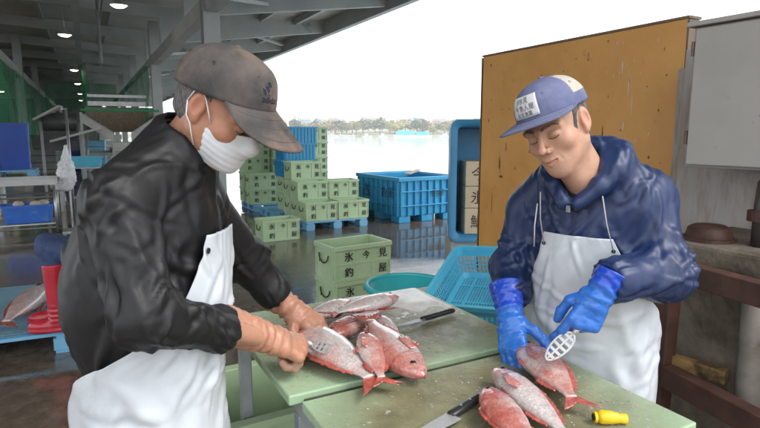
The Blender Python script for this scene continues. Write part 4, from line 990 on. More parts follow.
def apron(T, rows, o, m, parent, ns=61):
    """rows: (z, theta_min, theta_max) in degrees, from bib top to hem"""
    zs = np.array([r[0] for r in rows]); G_ = []
    zz = np.linspace(zs[0], zs[-1], 90); zh = o['zhip']
    for z in zz:
        a = np.interp(-z, -zs, [r[1] for r in rows]); b = np.interp(-z, -zs, [r[2] for r in rows]); row = []
        for k in range(ns):
            th = R(a + (b - a) * k / (ns - 1)); zq = max(z, zh); r = T.radius(zq, th, .02); dz = max(0, zh - z)
            r += dz * o.get('flare', .09) + (.010 * min(1, dz * 3 + .12)) * math.sin(th * o.get('nf', 6) + o.get('ph', 0) + 2.2 * math.sin(z * 2.3)) * (1 + .5 * math.sin(th * 3.1))
            r += .004 * math.sin(th * 9 + z * 31) * math.exp(-((z - o['waist']) / .09) ** 2) + .004 * float(noise3(np.array([[th * 3, z * 9, 1.7]]), 8)[0])
            A = T.axis(z); d = math.cos(th) * T.f + math.sin(th) * T.l; row.append(A + d * r)
        G_.append(row)
    G_ = np.array(G_)
    if o.get('smooth', 2):
        for _ in range(o.get('smooth', 2)):
            H = G_.copy(); H[1:-1] = .5 * G_[1:-1] + .25 * (G_[:-2] + G_[2:]); H[:, 1:-1] = .5 * H[:, 1:-1] + .25 * (H[:, :-2] + H[:, 2:]); G_ = H
    def up2(A):
        B_ = np.zeros((A.shape[0] * 2 - 1, A.shape[1], 3)); B_[::2] = A; B_[1::2] = (A[:-1] + A[1:]) / 2
        C_ = np.zeros((B_.shape[0], B_.shape[1] * 2 - 1, 3)); C_[:, ::2] = B_; C_[:, 1::2] = (B_[:, :-1] + B_[:, 1:]) / 2; return C_
    H = up2(G_); nr_, nc_ = H.shape[:2]; V = H.reshape(-1, 3); gi = np.arange(nr_ * nc_).reshape(nr_, nc_)
    Fq = np.stack([gi[:-1, :-1], gi[:-1, 1:], gi[1:, 1:], gi[1:, :-1]], -1).reshape(-1, 4); N = vnormals(V, Fq)
    cen = G_[len(G_) // 2, ns // 2]; N = N * np.sign(np.sum(N * (V - np.array([T.Pv[0], T.Pv[1], 0]) * [1, 1, 0] - V * [0, 0, 1]), axis=1))[:, None]
    V = crease(V, N, [(np.asarray(c), *k) for c, *k in o.get('creases', [])], 9)
    V = V + N * (.0016 * fbm(V * np.array([14, 14, 8]), 12, 3))[:, None]
    ob = np_obj('apron', V, Fq, m, parent); mods(ob, solid=.003); return ob, G_
def sleeve(p, S, E, Wd, rs, re, rw, k=.03):
    d = cap(p, S, E, rs, re); e = cap(p, E, Wd, re * .98, rw); ax = norm(np.asarray(Wd) - np.asarray(E)); e = smax(e, plane(p, Wd, ax), .012)
    # puffed cloth gathered just above the cuff
    c = np.asarray(Wd) - ax * .035; e = smin(e, ell(p, c, (rw * 1.12,) * 3), .02); e = smax(e, plane(p, Wd, ax), .008)
    return smin(d, e, k)
def lower_body(T, parent, trm, bootm, step=.11, knee=.02, boots=True):
    def tr(p):
        d = ell(p, T.Pv, (.13, .165, .14), T.ax)
        for s in (-1, 1):
            hp = T.Pv + T.l * s * .09 + np.array([0, 0, -.06]); kn = np.array([hp[0], hp[1], .48]) + T.f * knee + T.l * s * .02; an = np.array([hp[0], hp[1], .2]) + T.l * s * (step - .09)
            d = smin(d, cap(p, hp, kn, .095, .072), .04); d = smin(d, cap(p, kn, an, .07, .065), .02)
        return d
    lo = T.Pv - .3; hi = T.Pv + .3; lo[2] = .1; hi[2] = T.Pv[2] + .2
    V, Fq = mesh_sdf(tr, lo, hi, .012); V = fold(V, vnormals(V, Fq), [((T.Pv[0], T.Pv[1], .45), .4, (0, 0, 1), 14, 7, .006, 3)]); np_obj('trousers', V, Fq, trm, parent)
    for s in (-1, 1):
        b0 = np.array([T.Pv[0], T.Pv[1], 0]) + T.l * s * step
        make_boot(b0, T.f, bootm, parent)
    return tr
def make_boot(b0, f, m, parent, h=.34, name='boot'):
    f = norm([f[0], f[1], 0]); l = np.array([-f[1], f[0], 0]); u = np.array([0, 0, 1.0]); ax = np.stack([f, l, u]); b0 = np.asarray(b0, float)
    def fn(p):
        d = cap(p, b0 + u * .1, b0 + u * h, .055, .075); d = smax(d, plane(p, b0 + u * h, u), .006)
        d = smin(d, ell(p, b0 + f * .06 + u * .045, (.135, .05, .05), ax), .03); d = smin(d, ell(p, b0 - f * .02 + u * .05, (.06, .046, .055), ax), .02)
        d = smax(d, -plane(p, b0 + u * .02, u), .004)
        sole = smax(ell(p, b0 + f * .05 + u * .02, (.15, .056, .05), ax), np.abs(p[:, 2] - f32(b0[2] + .013)) - .013, .004)
        return np.minimum(d, sole)
    V, Fq = mesh_sdf(fn, b0 - np.array([.22, .22, .02]), b0 + np.array([.22, .22, h + .02]), .006)
    N = vnormals(V, Fq); w_ = np.exp(-((V[:, 2] - b0[2] - .13) / .06) ** 2); V = V + N * (w_ * .003 * np.sin(V[:, 2] * 160 + 2 * noise3(V * 12, 4)))[:, None]
    return np_obj(name, V, Fq, m, parent)
def body_core(T, arms, headV, headF, headC, skin, person):
    """hidden torso, arms and legs joined with the head into the one body mesh"""
    def fn(p):
        d = T.sdf(p) + .03
        for S, E, H in arms: d = smin(d, smin(cap(p, S, E, .042, .036), cap(p, E, H, .036, .026), .01), .02)
        for s in (-1, 1):
            hp = T.Pv + T.l * s * .09; d = smin(d, cap(p, hp, np.array([hp[0], hp[1], .12]), .06, .04), .03)
        return d
    A = np.array([q for a in arms for q in a] + [T.Pv, T.Cs]); lo, hi = A.min(0) - .26, A.max(0) + .26; lo[2] = .05
    V, Fq = mesh_sdf(fn, lo, hi, .014)
    VV = np.r_[headV, V]; FF = np.r_[headF, Fq + len(headV)]; CC = np.r_[headC, np.tile(skin, (len(V), 1))]
    return np_obj('body', VV, FF, M_skin1, person, CC)
# ================================================================== the two men
M_apron = mat('white_vinyl_apron', (.62, .66, .69), (.56, .60, .64), rough=.38, scale=5, bump=.12, bscale=14, bdist=.02, c3=(.47, .48, .47), c3scale=6, c3lo=.62, c3hi=.8)
M_black = mat('black_nylon', (.008, .008, .009), (.013, .013, .014), rough=.5, scale=6, bump=.12, bscale=13, bdist=.02, spec=.4)
M_navy = mat('navy_nylon', (.009, .021, .075), (.014, .032, .105), rough=.44, scale=5, bump=.12, bscale=13, bdist=.02, spec=.5)
M_trous = mat('dark_trousers', (.02, .022, .03), (.03, .032, .04), rough=.7, scale=8)
M_wboot = mat('white_rubber_boot', (.6, .62, .63), (.5, .52, .53), rough=.4, scale=8)
def T4(f, l, u, c): M = np.eye(4); M[:3, 0], M[:3, 1], M[:3, 2], M[:3, 3] = f, l, u, c; return M

# ------------------------------------------------------------ left man
def left_man():
    pe = empty('person', (.1, 1.36, 0), 0, 'man in black jacket, white apron, grey cap and face mask scaling fish', 'person')
    inv = lambda o: None
    r, w_, t = frame_at(226, 108); th, ph = R(31), R(34)
    f = math.cos(ph) * math.cos(th) * r - math.sin(ph) * w_ + math.cos(ph) * math.sin(th) * t; l = math.sin(th) * r - math.cos(th) * t
    f, l, u = ortho(f, l); Mh = T4(f, l, u, P(222, 108, 1.24))
    K = Cap(.119, .094, .108, (-.008, 0, .03), R(-14), .2)
    M_cap = mat('washed_grey_cap', (.05, .048, .047), (.12, .1, .088), rough=.85, scale=11, c3=(.19, .125, .1), c3scale=8, c3lo=.5, c3hi=.66, bump=.3, bscale=300, bdist=.003)
    o = dict(skin=(.50, .255, .165), cap=K, capm=M_cap, brim=(.09, .66, .2, R(64)), seamm=mat('cap_seam', (.05, .045, .04), rough=.9), stitchm=mat('cap_stitch', (.1, .085, .075), rough=.9), crumple=.02, jaw=1.04)
    HV, HF, HC = make_head(pe, Mh, o); croot, tw = build_cap(None, Mh, o, pe)
    # three-bar mark with wordmark, embroidered on the front panel
    M_emb = mat('navy_embroidery', (.012, .012, .03), rough=.7); q = MB()
    for k, (x, hgt) in enumerate(((-.015, .013), (-.001, .023), (.013, .034))):
        a, fs = on_cap(K, tw, [(x - .0065, 0, 0), (x + .003, 0, 0), (x + .003 - hgt * .42 + .0, hgt * .8, 0), (x - .0055 - hgt * .42, hgt * .55 + .006, 0)], [(0, 1, 2, 3)], -.2, .35, .0024); q.add(a, fs)
    vs, fs = glyphs('adidas', .021); a, fs = on_cap(K, tw, vs, fs, -.2, .27, .0024)
    q.add(a, fs); a2, fs = on_cap(K, tw, [(x + .0006, y + .0003, z) for x, y, z in vs], fs, -.2, .27, .0028); q.add(a2, fs)
    tag(q.build('emblem', M_emb, croot), kind='stuff')
    # face mask: thin pleated shell over nose, mouth and chin
    def mask(p):
        d = ell(p, (.026, 0, -.04), (.066, .063, .082)); d = smin(d, ell(p, (.066, 0, -.075), (.03, .036, .042)), .03); d = smin(d, cap(p, (.086, 0, .0), (.108, 0, -.034), .009, .013), .03)
        d = smin(d, cap(p, (.068, 0, -.098), (.058, 0, -.1), .021), .025); d = d - .004 + .00035 * np.sin(p[:, 2] * 420 + p[:, 0] * 60)
        sh = np.abs(d) - .0014
        reg = smax(smax(-(p[:, 0] - .012 - .25 * (p[:, 2] + .06)), p[:, 2] - (-.008 + .1 * (p[:, 0] - .06)) + .12 * np.abs(p[:, 1]) * 2, .005), -(p[:, 2] + .116), .004)
        return smax(sh, reg, .002)
    V, Fq = mesh_sdf(mask, (-.01, -.085, -.135), (.14, .085, .02), .0016); V = relax(V, Fq, 2, .5); ap = lambda v: (Mh[:3, :3] @ np.asarray(v).T).T + Mh[:3, 3]
    np_obj('face_mask', ap(V), Fq, mat('mask_fabric', (.78, .8, .82), (.72, .74, .77), rough=.8, scale=40), pe)
    for s in (-1, 1):
        for pts in ([(.03, s * .067, -.024), (.018, s * .078, .0), (.004, s * .083, .02), (-.01, s * .088, .034), (-.026, s * .09, .025), (-.032, s * .088, -.002)], [(.016, s * .066, -.085), (.004, s * .076, -.062), (-.006, s * .084, -.042), (-.02, s * .088, -.03), (-.032, s * .088, -.002)]):
            MB().tube(ap(pts), .0016, 6).build('ear_loop', mat('ear_loop_white', (.78, .78, .8), rough=.8), pe, True)
    fb = np.array([.766, -.643, 0]); Cs = np.array([.14, 1.37, 1.42]); Pv = np.array([.10, 1.40, .90])
    T = Torso(Cs, Pv, fb, dict(chest=(.145, .175, .25), belly=(.15, .165, .24), hips=(.145, .165, .17), shw=.10, shr=.075))
    RS = P(118, 203, 1.12); RE = P(143, 316, 1.10); RW = P(229, 332, 1.30); RH = P(292, 347, 1.50)
    LS = Cs + T.l * .16 + np.array([0, 0, -.03]); LE = P(244, 258, 1.66); LW = P(279, 299, 1.72); LH = P(316, 328, 1.72)
    Nk = Cs + T.f * .03 + np.array([0, 0, .075])
    neckc = Mh[:3, :3] @ np.array([-.038, 0, -.118]) + Mh[:3, 3]
    def jac(p):
        d = T.sdf(p); d = smin(d, ell(p, T.at(.55) - T.f * .05, (.13, .19, .2), T.ax), .05)
        d = smin(d, ell(p, P(114, 268, 1.35), (.09, .1, .15)), .08)          # jacket bagging out over the apron tie
        d = smax(d, -(p[:, 2] - 1.0), .02)
        d = smin(d, cap(p, neckc - Mh[:3, 2] * .03, RS, .07, .072), .05); d = smin(d, cap(p, neckc - Mh[:3, 2] * .03, LS, .07, .07), .05)
        d = smin(d, sleeve(p, RS, RE, RW, .068, .064, .045), .018); d = smin(d, sleeve(p, LS, LE, LW, .07, .066, .047), .035)
        d = smin(d, cap(p, Cs + np.array([0, 0, .0]) + T.f * .01, neckc - (Mh[:3, 2] * .005), .085, .07), .05)       # cloth rising to the collar
        hole = cap(p, neckc - Mh[:3, 2] * .05, neckc + Mh[:3, 2] * .2, .063, .066); return smax(d, -hole, .012)
    A = np.array([RS, RE, RW, LS, LE, LW, Cs, Pv]); lo, hi = A.min(0) - .2, A.max(0) + .2; lo[2] = .97; hi[2] = 1.62
    V, Fq = mesh_sdf(jac, lo, hi, .0062); N = vnormals(V, Fq)
    ua, fa = RE - RS, RW - RE; ra = np.cross(ua, T.f)
    V = fold(V, N, [(RE, .12, fa, 22, 7, .005, 1), (LE, .14, LW - LE, 22, 7, .005, 8), (T.at(.5), .3, T.u, 5, 6, .006, 6)])
    V = crease(V, vnormals(V, Fq), [(RE, .11, np.cross(fa, [0, -1, .3]), 16, .12, .007, .0075, .35), ((RE + RW) / 2, .11, np.cross(fa, [0, -1, .3]) + fa, 12, .11, .007, .006, .4), (RW, .07, fa, 14, .07, .005, .004, .2), ((RS + RE) / 2, .14, ua + T.f * .15, 14, .2, .010, .0055, .3), (RS + T.f * .05, .12, ua * .6 - T.f * .2, 10, .16, .009, .005, .3),
                    (T.at(.75) - T.f * .12, .22, T.u * .8 + T.l * .6, 12, .24, .012, .0055, .35), (T.at(.45) - T.f * .12, .22, T.u + T.l * .5, 16, .2, .011, .0065, .4), (P(95, 272, 1.32), .14, T.u * .4 + T.l, 12, .15, .010, .008, .4), (T.at(.7) + T.f * .12, .2, T.u - T.l * .5, 14, .2, .010, .006, .35), (LE, .13, np.cross(LW - LE, [0, -1, .3]), 14, .12, .007, .0075, .35), ((LS + LE) / 2, .13, LE - LS, 10, .16, .009, .006, .3), (LW, .07, LW - LE, 12, .07, .005, .004, .2), (Cs + T.u * .03, .16, T.l + T.f * .3, 8, .16, .009, .004, .4)], 5)
    V = relax(V, Fq, 1, .35); np_obj('jacket', V, Fq, M_black, pe)
    # ribbed collar
    ring = []
    for k in range(41):
        a = 2 * math.pi * k / 40; ring.append(neckc + Mh[:3, 2] * (.004 + .006 * math.cos(a)) + .069 * (math.cos(a) * Mh[:3, 0] * -1 + math.sin(a) * Mh[:3, 1]))
    MB().tube(ring, .0085, 8, cap=False).build('collar', M_black, pe, True)
    ob, G_ = apron(T, [(1.335, -16, 40), (1.27, -24, 46), (1.18, -40, 58), (1.10, -70, 80), (1.02, -118, 100), (.95, -132, 110), (.3, -125, 110)], dict(zhip=.93, waist=1.0, flare=.06, nf=5, ph=.8, creases=[(T.at(.0) + T.f * .16, .3, T.u + T.l * .3, 14, .36, .017, .0045, .25), (T.at(.25) + T.f * .16, .2, T.l + T.u * .5, 14, .16, .010, .005, .4), (T.at(.1) - T.l * .18, .2, T.u + T.f * .6, 12, .22, .013, .006, .4), (T.at(.7) + T.f * .16, .15, T.u, 8, .16, .009, .004, .4)]), M_apron, pe)
    for k, (i, j) in enumerate(((3, 4), (3, 56))):
        c = G_[i, j] + T.f * .004; u_, v_, d_ = basis(T.f); q = MB(); q.tube([c + .005 * (math.cos(a) * u_ + math.sin(a) * v_) for a in np.linspace(0, 6.28, 11)], .0022, 5); q.build('grommet', M_ink, pe)
    tie = P(87, 318, 1.37); MB().tube([tie, tie + np.array([.01, -.01, .03]), tie + np.array([.035, -.02, .045])], .008, 6).build('tie_cord', mat('green_cord', (.08, .5, .12), rough=.6), pe, True)
    # rubber gloves
    M_gl = mat('brown_rubber', (.42, .19, .115), (.50, .25, .16), rough=.42, scale=9, bump=.2, bscale=45, bdist=.006, coat=.08, c3=(.36, .26, .2), c3scale=7, c3lo=.55, c3hi=.78)
    r, w_, t = frame_at(270, 340)
    wr = P(270, 339, 1.43); ax = norm(RH - wr); Lc = np.linalg.norm(wr - RW) + .035
    M1 = 1.0 * hand_frame(wr, P(316, 353, 1.51), t * .75 + w_ * .75)
    fist = [(62, 78, 40), (66, 82, 42), (70, 84, 44), (74, 84, 46)]
    make_glove('glove', M1, dict(curl=fist, cuff=[(-.03, 0, 0, .035), (-.06, 0, 0, .04), (-Lc, 0, 0, .05)], fat=.0035, thumb=[(.75, .55, -.3), (.9, .1, -.5), (.85, -.3, -.5)], seed=3), M_gl, pe)
    r, w_, t = frame_at(300, 315)
    wr2 = P(292, 309, 1.72); Lc = np.linalg.norm(wr2 - LW) + .04
    M2 = hand_frame(wr2, P(326, 333, 1.70), w_ * .8 + t * .55)
    make_glove('glove', M2, dict(curl=[(28, 38, 24), (32, 42, 24), (34, 44, 24), (36, 44, 26)], cuff=[(-.03, 0, 0, .034), (-.07, 0, 0, .042), (-Lc, 0, 0, .052)], fat=.0035, thumb=[(.6, .75, -.3), (.8, .45, -.42), (.88, .15, -.45)], seed=5), M_gl, pe, mirror=True)
    body_core(T, [(RS, RE, wr), (LS, LE, wr2)], HV, HF, HC, o['skin'], pe)
    lower_body(T, pe, M_trous, M_wboot)
    return pe, M1, M2
# ------------------------------------------------------------ right man
def right_man():
    pe = empty('person', (1.5, 1.1, 0), 0, 'man in navy rain jacket, blue gloves and blue cap scaling a fish', 'person')
    r, w_, t = frame_at(548, 126)
    f, l, u = ortho(-.42 * r - .33 * w_ + .845 * t, .85 * r + .30 * w_ + .43 * t); Mh = T4(f, l, u, P(556, 127, 1.50))
    K = Cap(.114, .090, .096, (-.012, 0, .041), R(-5), .75)
    M_cap = mat('faded_blue_cap', (.115, .13, .24), (.17, .185, .31), rough=.85, scale=18, bump=.3, bscale=300, bdist=.003)
    o = dict(skin=(.58, .34, .235), cap=K, capm=M_cap, brim=(.078, .14, .05, R(80)), bpow=3.4, seamm=mat('cap_seam_blue', (.2, .21, .33), rough=.9), stitchm=mat('cap_stitch_blue', (.3, .32, .45), rough=.9), net=(R(78), .3, .93), crumple=.012,
             netm=mat('cream_cap_mesh', (.55, .52, .44), (.45, .42, .35), rough=.9, scale=200), jaw=.98, smile=.003, hairx=.03)
    HV, HF, HC = make_head(pe, Mh, o); croot, tw = build_cap(None, Mh, o, pe)
    # white badge and its lettering
    bw, bh = .047, .027; p0, v0 = -.12, .42; g = [[on_cap(K, tw, [(x, y, 0)], [], p0, v0, .003)[0][0] for x in np.linspace(-bw, bw, 16)] for y in np.linspace(-bh, bh, 8)]
    mods(MB().sheet(g).build('badge', mat('badge_white', (.7, .7, .7), (.62, .62, .63), rough=.6, scale=60), croot, True), solid=.0015)
    q = MB(); M_btx = mat('badge_ink', (.07, .07, .09), rough=.7)
    for txt, x, y, s in (('JF氷見', 0, .0155, .0155), ('今', -.023, -.001, .017), ('魚人屋', .013, -.001, .0165), ('氷見漁業', .002, -.0175, .0135)):
        vs, fs = glyphs(txt, s); a, fs = on_cap(K, tw, [(px_ + x, py_ + y, 0) for px_, py_, _ in vs], fs, p0, v0, .0045); q.add(a, fs)
    tag(q.build('lettering', M_btx, croot), kind='stuff')
    fb = norm([-.917, -.39, 0]); Cs = P(592, 193, 1.63); Pv = np.array([Cs[0], Cs[1], 0]) - fb * .05 + np.array([0, 0, .90])
    T = Torso(Cs, Pv, fb, dict(chest=(.135, .185, .24), belly=(.14, .175, .24), hips=(.14, .175, .17), shw=.12, shr=.07))
    LS = P(645, 200, 1.60); LE = P(664, 272, 1.49); LW = P(606, 282, 1.40)
    RS = P(533, 212, 1.76); RE = P(512, 270, 1.76); RW = P(512, 300, 1.66)
    neckc = Mh[:3, :3] @ np.array([-.045, 0, -.15]) + Mh[:3, 3]; Z_ = np.array([0, 0, 1.0])
    Nk = neckc * .6 + (Cs + Z_ * .06) * .4 + Z_ * .005
    ringp = []   # hood and stand-up collar lying round the neck
    for a, rr, hz, rad in ((180, .082, .062, .03), (150, .086, .062, .03), (120, .09, .054, .029), (90, .094, .036, .028), (62, .1, .004, .026), (36, .108, -.04, .023), (10, .118, -.085, .021)):
        ringp.append((Nk + rr * (math.cos(R(a)) * fb + math.sin(R(a)) * T.l) + Z_ * hz, rad, a))
    ringm = [(2 * (Nk + fb * ((q_[0] - Nk) @ fb)) + 2 * Z_ * ((q_[0] - Nk) @ Z_) - q_[0], q_[1], q_[2]) for q_ in ringp]
    ringm = [(Nk + fb * ((c - Nk) @ fb) - T.l * ((c - Nk) @ T.l) + Z_ * ((c - Nk) @ Z_), rd, a) for c, rd, a in ringp]
    def jac(p):
        d = T.sdf(p); d = smax(d, -(p[:, 2] - .92), .02)
        d = smin(d, cap(p, Cs + T.l * .12 - Z_ * .02, LS, .075, .08), .05); d = smin(d, cap(p, Cs - T.l * .12 - Z_ * .02, RS, .075, .078), .05)
        d = smin(d, sleeve(p, LS, LE, LW, .070, .069, .05), .035); d = smin(d, sleeve(p, RS, RE, RW, .069, .066, .05), .035)
        d = smin(d, ell(p, LE + np.array([0, 0, -.01]), (.076, .076, .066)), .03)
        h = None
        for rg in (ringp, ringm):
            for (a, ra, _), (b, rb, _) in zip(rg[:-1], rg[1:]): k = cap(p, a, b, ra, rb); h = k if h is None else smin(h, k, .015)
        for c_, e_ in ((LS, 1), (RS, -1)): d = smin(d, cap(p, Nk + T.l * e_ * .06 - Z_ * .01, c_ + Z_ * .012, .062, .062), .05)
        d = smin(d, cap(p, Nk - fb * .05, Cs - fb * .05, .085, .12), .05)
        d = smin(d, h, .03)
        hole = smin(cap(p, neckc - Z_ * .03 - fb * .01, neckc + Mh[:3, 2] * .22, .06, .07), cap(p, Nk + fb * .07 - Z_ * .055, Nk + fb * .1 + Z_ * .1, .022, .06), .03)
        d = smax(d, -hole, .01)
        zipg = cap(p, Nk + fb * .135 - Z_ * .1, Nk + fb * .16 - Z_ * .3, .005); return smax(d, -zipg, .006)
    A = np.array([LS, LE, LW, RS, RE, RW, Cs, Pv]); lo, hi = A.min(0) - .2, A.max(0) + .2; lo[2] = .9; hi[2] = 1.6
    V, Fq = mesh_sdf(jac, lo, hi, .0058); N = vnormals(V, Fq)
    ua, fa = LE - LS, LW - LE
    V = fold(V, N, [(LE, .12, fa, 22, 7, .005, 21), (RE, .12, RW - RE, 22, 7, .005, 28), (T.at(.6) + T.f * .1, .25, T.u, 6, 8, .005, 26)])
    V = crease(V, vnormals(V, Fq), [(LE, .11, ua * .6 + fa, 11, .15, .009, .007, .4), ((LE + LW) / 2, .1, np.cross(fa, T.f) + fa * .6, 9, .12, .008, .006, .35), (LW, .06, fa, 14, .07, .005, .004, .2), ((LS + LE) / 2, .13, ua, 10, .22, .011, .0055, .25), (LS, .12, ua + T.f * .15, 8, .19, .011, .0045, .3), (LS - T.l * .05, .1, T.l * .8 - Z_, 8, .14, .008, .005, .3),
                    (T.at(.75) + T.f * .12, .18, T.u - T.l * .4, 16, .17, .008, .006, .35), (T.at(.8) + T.f * .1 - T.l * .1, .12, T.u + T.l * .6, 10, .15, .008, .006, .35), (RE, .12, np.cross(RW - RE, T.l) + (RW - RE), 11, .14, .008, .007, .35), ((RS + RE) / 2, .12, RE - RS, 10, .19, .009, .0065, .3), (RW, .06, RW - RE, 12, .07, .005, .004, .2), (Nk + T.l * .09, .1, T.f - Z_ * .8, 10, .13, .007, .005, .35), (Nk - T.l * .09, .1, T.f - Z_ * .8, 10, .13, .007, .005, .35)], 6)
    V = relax(V, Fq, 1, .35); np_obj('jacket', V, Fq, M_navy, pe)
    V, Fq = mesh_sdf(lambda p: smax(cap(p, Nk + fb * .005 - Z_ * .13, Nk + fb * .02 - Z_ * .05, .06, .066), plane(p, Nk + fb * .06 - Z_ * .045, Z_ * .8 + fb * .6), .008), Nk - .3, Nk + .15, .006); np_obj('undershirt', V, Fq, mat('black_tee', (.012, .012, .014), (.02, .02, .022), rough=.8, scale=30), pe)
    zp = [Nk + fb * (.152 + .0 * k) - Z_ * (.07 + .03 * k) for k in range(6)]
    q = MB(); q.box((0, 0, 0), (.006, .01, .018)); o_ = q.build('zip_pull', mat('zip_grey', (.25, .26, .28), rough=.35, metal=.6), pe); o_.location = Vector(Nk + fb * .136 - Z_ * .1) - pe.location
    o_.matrix_parent_inverse = Matrix.Identity(4)
    ob, G_ = apron(T, [(1.275, -34, 37), (1.20, -38, 48), (1.12, -50, 66), (1.05, -75, 88), (.98, -92, 100), (.3, -96, 100)], dict(zhip=.93, waist=1.0, flare=.05, nf=5, ph=.2, creases=[(T.at(.0) + T.f * .16, .28, T.u + T.l * .3, 12, .34, .016, .0042, .25), (T.at(.2) + T.f * .16, .16, T.l, 8, .22, .010, .004, .2), (T.at(.55) + T.f * .16, .17, T.u + T.l * .6, 9, .18, .010, .0035, .4), (T.at(.1) + T.l * .16, .16, T.u - T.f * .5, 6, .22, .014, .0042, .35)]), M_apron, pe)
    for k, (i, j) in enumerate(((3, 3), (3, 57))):
        c = G_[i, j] + T.f * .004; u_, v_, d_ = basis(T.f); q = MB(); q.tube([c + .004 * (math.cos(a) * u_ + math.sin(a) * v_) for a in np.linspace(0, 6.28, 11)], .002, 5); q.build('grommet', M_ink, pe)
        tg = Nk + fb * .125 + T.l * (.085 if k else -.085) - Z_ * .06; mid = (c + tg) / 2 + fb * .012
        MB().tube([c, mid, tg], .0018, 6).build('neck_cord', mat('grey_cord', (.45, .46, .48), rough=.7), pe, True)
    dc = Nk + fb * .155 - T.l * .08 - Z_ * .09; MB().tube([dc, dc - Z_ * .06 + fb * .012, dc - Z_ * .12 + fb * .01], .0018, 6).build('drawstring', MATS['grey_cord'], pe, True)
    M_bg = mat('blue_rubber', (1, 1, 1), (.85, .88, .92), rough=.3, scale=14, attr='Col', bump=.15, bscale=60, bdist=.005, coat=.2)
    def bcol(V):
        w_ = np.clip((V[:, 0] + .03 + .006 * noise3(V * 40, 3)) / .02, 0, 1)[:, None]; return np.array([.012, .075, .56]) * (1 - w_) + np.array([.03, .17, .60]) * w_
    r, w_, t = frame_at(590, 310)
    wr = P(600, 294, 1.395); Lc = np.linalg.norm(wr - LW) + .03
    M1 = hand_frame(wr, P(580, 328, 1.40), t * .9 + r * .35 + w_ * .25)
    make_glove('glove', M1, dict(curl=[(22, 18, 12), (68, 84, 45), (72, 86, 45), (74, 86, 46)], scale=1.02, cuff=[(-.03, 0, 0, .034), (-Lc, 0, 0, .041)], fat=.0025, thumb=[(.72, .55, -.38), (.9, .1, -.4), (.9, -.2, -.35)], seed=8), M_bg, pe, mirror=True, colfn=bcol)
    r, w_, t = frame_at(513, 325)
    wr2 = P(510, 317, 1.635); Lc = np.linalg.norm(wr2 - RW) + .05
    M2 = hand_frame(wr2, P(513, 349, 1.585), t * .75 - r * .45 + w_ * .35)
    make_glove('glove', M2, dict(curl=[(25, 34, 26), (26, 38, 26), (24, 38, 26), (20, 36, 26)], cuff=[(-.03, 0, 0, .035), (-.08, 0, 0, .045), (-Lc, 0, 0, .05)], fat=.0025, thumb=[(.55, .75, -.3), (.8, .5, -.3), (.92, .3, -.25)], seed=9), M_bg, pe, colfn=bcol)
    body_core(T, [(LS, LE, wr), (RS, RE, wr2)], HV, HF, HC, o['skin'], pe)
    lower_body(T, pe, M_trous, M_wboot)
    return pe, M1, M2
def rebase(pe):      # meshes above are written in world metres: keep them there under their Empty
    inv = Matrix.Translation(-Vector(pe.location))
    for ch in pe.children:
        if ch.name.startswith('zip_pull'): continue
        if ch.type == 'MESH': ch.data.transform(inv)
        else:
            for c2 in ch.children: c2.data.transform(inv)
LM_, LMr, LMl = left_man(); rebase(LM_)
RM_, RMl, RMr = right_man(); rebase(RM_)
# ================================================================== fish
def fish_mat():
    m = bpy.data.materials.new('fish_skin'); m.use_nodes = True; n = m.node_tree; L = n.links.new; b = n.nodes['Principled BSDF']
    a = n.nodes.new('ShaderNodeAttribute'); a.attribute_name = 'Col'; t = n.nodes.new('ShaderNodeTexCoord')
    nz = n.nodes.new('ShaderNodeTexNoise'); nz.inputs['Scale'].default_value = 55; nz.inputs['Detail'].default_value = 6; nz.inputs['Roughness'].default_value = .7; L(t.outputs['Object'], nz.inputs[0])
    mr = n.nodes.new('ShaderNodeMapRange'); mr.inputs[1].default_value = .3; mr.inputs[2].default_value = .7; mr.inputs[3].default_value = .78; mr.inputs[4].default_value = 1.18; L(nz.outputs['Fac'], mr.inputs[0])
    vo = n.nodes.new('ShaderNodeTexVoronoi'); vo.inputs['Scale'].default_value = 170; mp_ = n.nodes.new('ShaderNodeMapping'); mp_.inputs['Scale'].default_value = (.8, 1, .6); L(t.outputs['Object'], mp_.inputs[0]); L(mp_.outputs[0], vo.inputs['Vector'])
    vr = n.nodes.new('ShaderNodeMapRange'); vr.inputs[1].default_value = .1; vr.inputs[2].default_value = .75; vr.inputs[3].default_value = 1.08; vr.inputs[4].default_value = .8; L(vo.outputs['Distance'], vr.inputs[0])
    mu = n.nodes.new('ShaderNodeMath'); mu.operation = 'MULTIPLY'; L(mr.outputs[0], mu.inputs[0]); L(vr.outputs[0], mu.inputs[1])
    vm = n.nodes.new('ShaderNodeVectorMath'); vm.operation = 'SCALE'; L(a.outputs['Color'], vm.inputs[0]); L(mu.outputs[0], vm.inputs['Scale']); L(vm.outputs[0], b.inputs['Base Color'])
    bp = n.nodes.new('ShaderNodeBump'); bp.inputs['Strength'].default_value = .45; bp.inputs['Distance'].default_value = .0015; L(vo.outputs['Distance'], bp.inputs['Height']); L(bp.outputs[0], b.inputs['Normal'])
    b.inputs['Roughness'].default_value = .22; b.inputs['Coat Weight'].default_value = .8; b.inputs['Coat Roughness'].default_value = .08; b.inputs['Subsurface Weight'].default_value = .15; b.inputs['Subsurface Scale'].default_value = .004; b.inputs['Subsurface Radius'].default_value = (1, .4, .3)
    return m
M_fish = fish_mat()
M_eyew = mat('fish_eye_ring', (.3, .1, .08), (.36, .2, .16), rough=.15, scale=60); M_eyeb = mat('fish_pupil', (.01, .01, .012), rough=.05)
PX = np.array([0, .015, .05, .1, .17, .26, .38, .5, .62, .72, .79, .84]); PT = np.array([.0, .03, .062, .1, .135, .158, .158, .138, .102, .066, .043, .040]); PB = np.array([-.006, -.028, -.05, -.076, -.1, -.118, -.122, -.108, -.08, -.05, -.036, -.036]); PW = np.array([.004, .02, .04, .055, .066, .072, .07, .06, .043, .026, .014, .010])
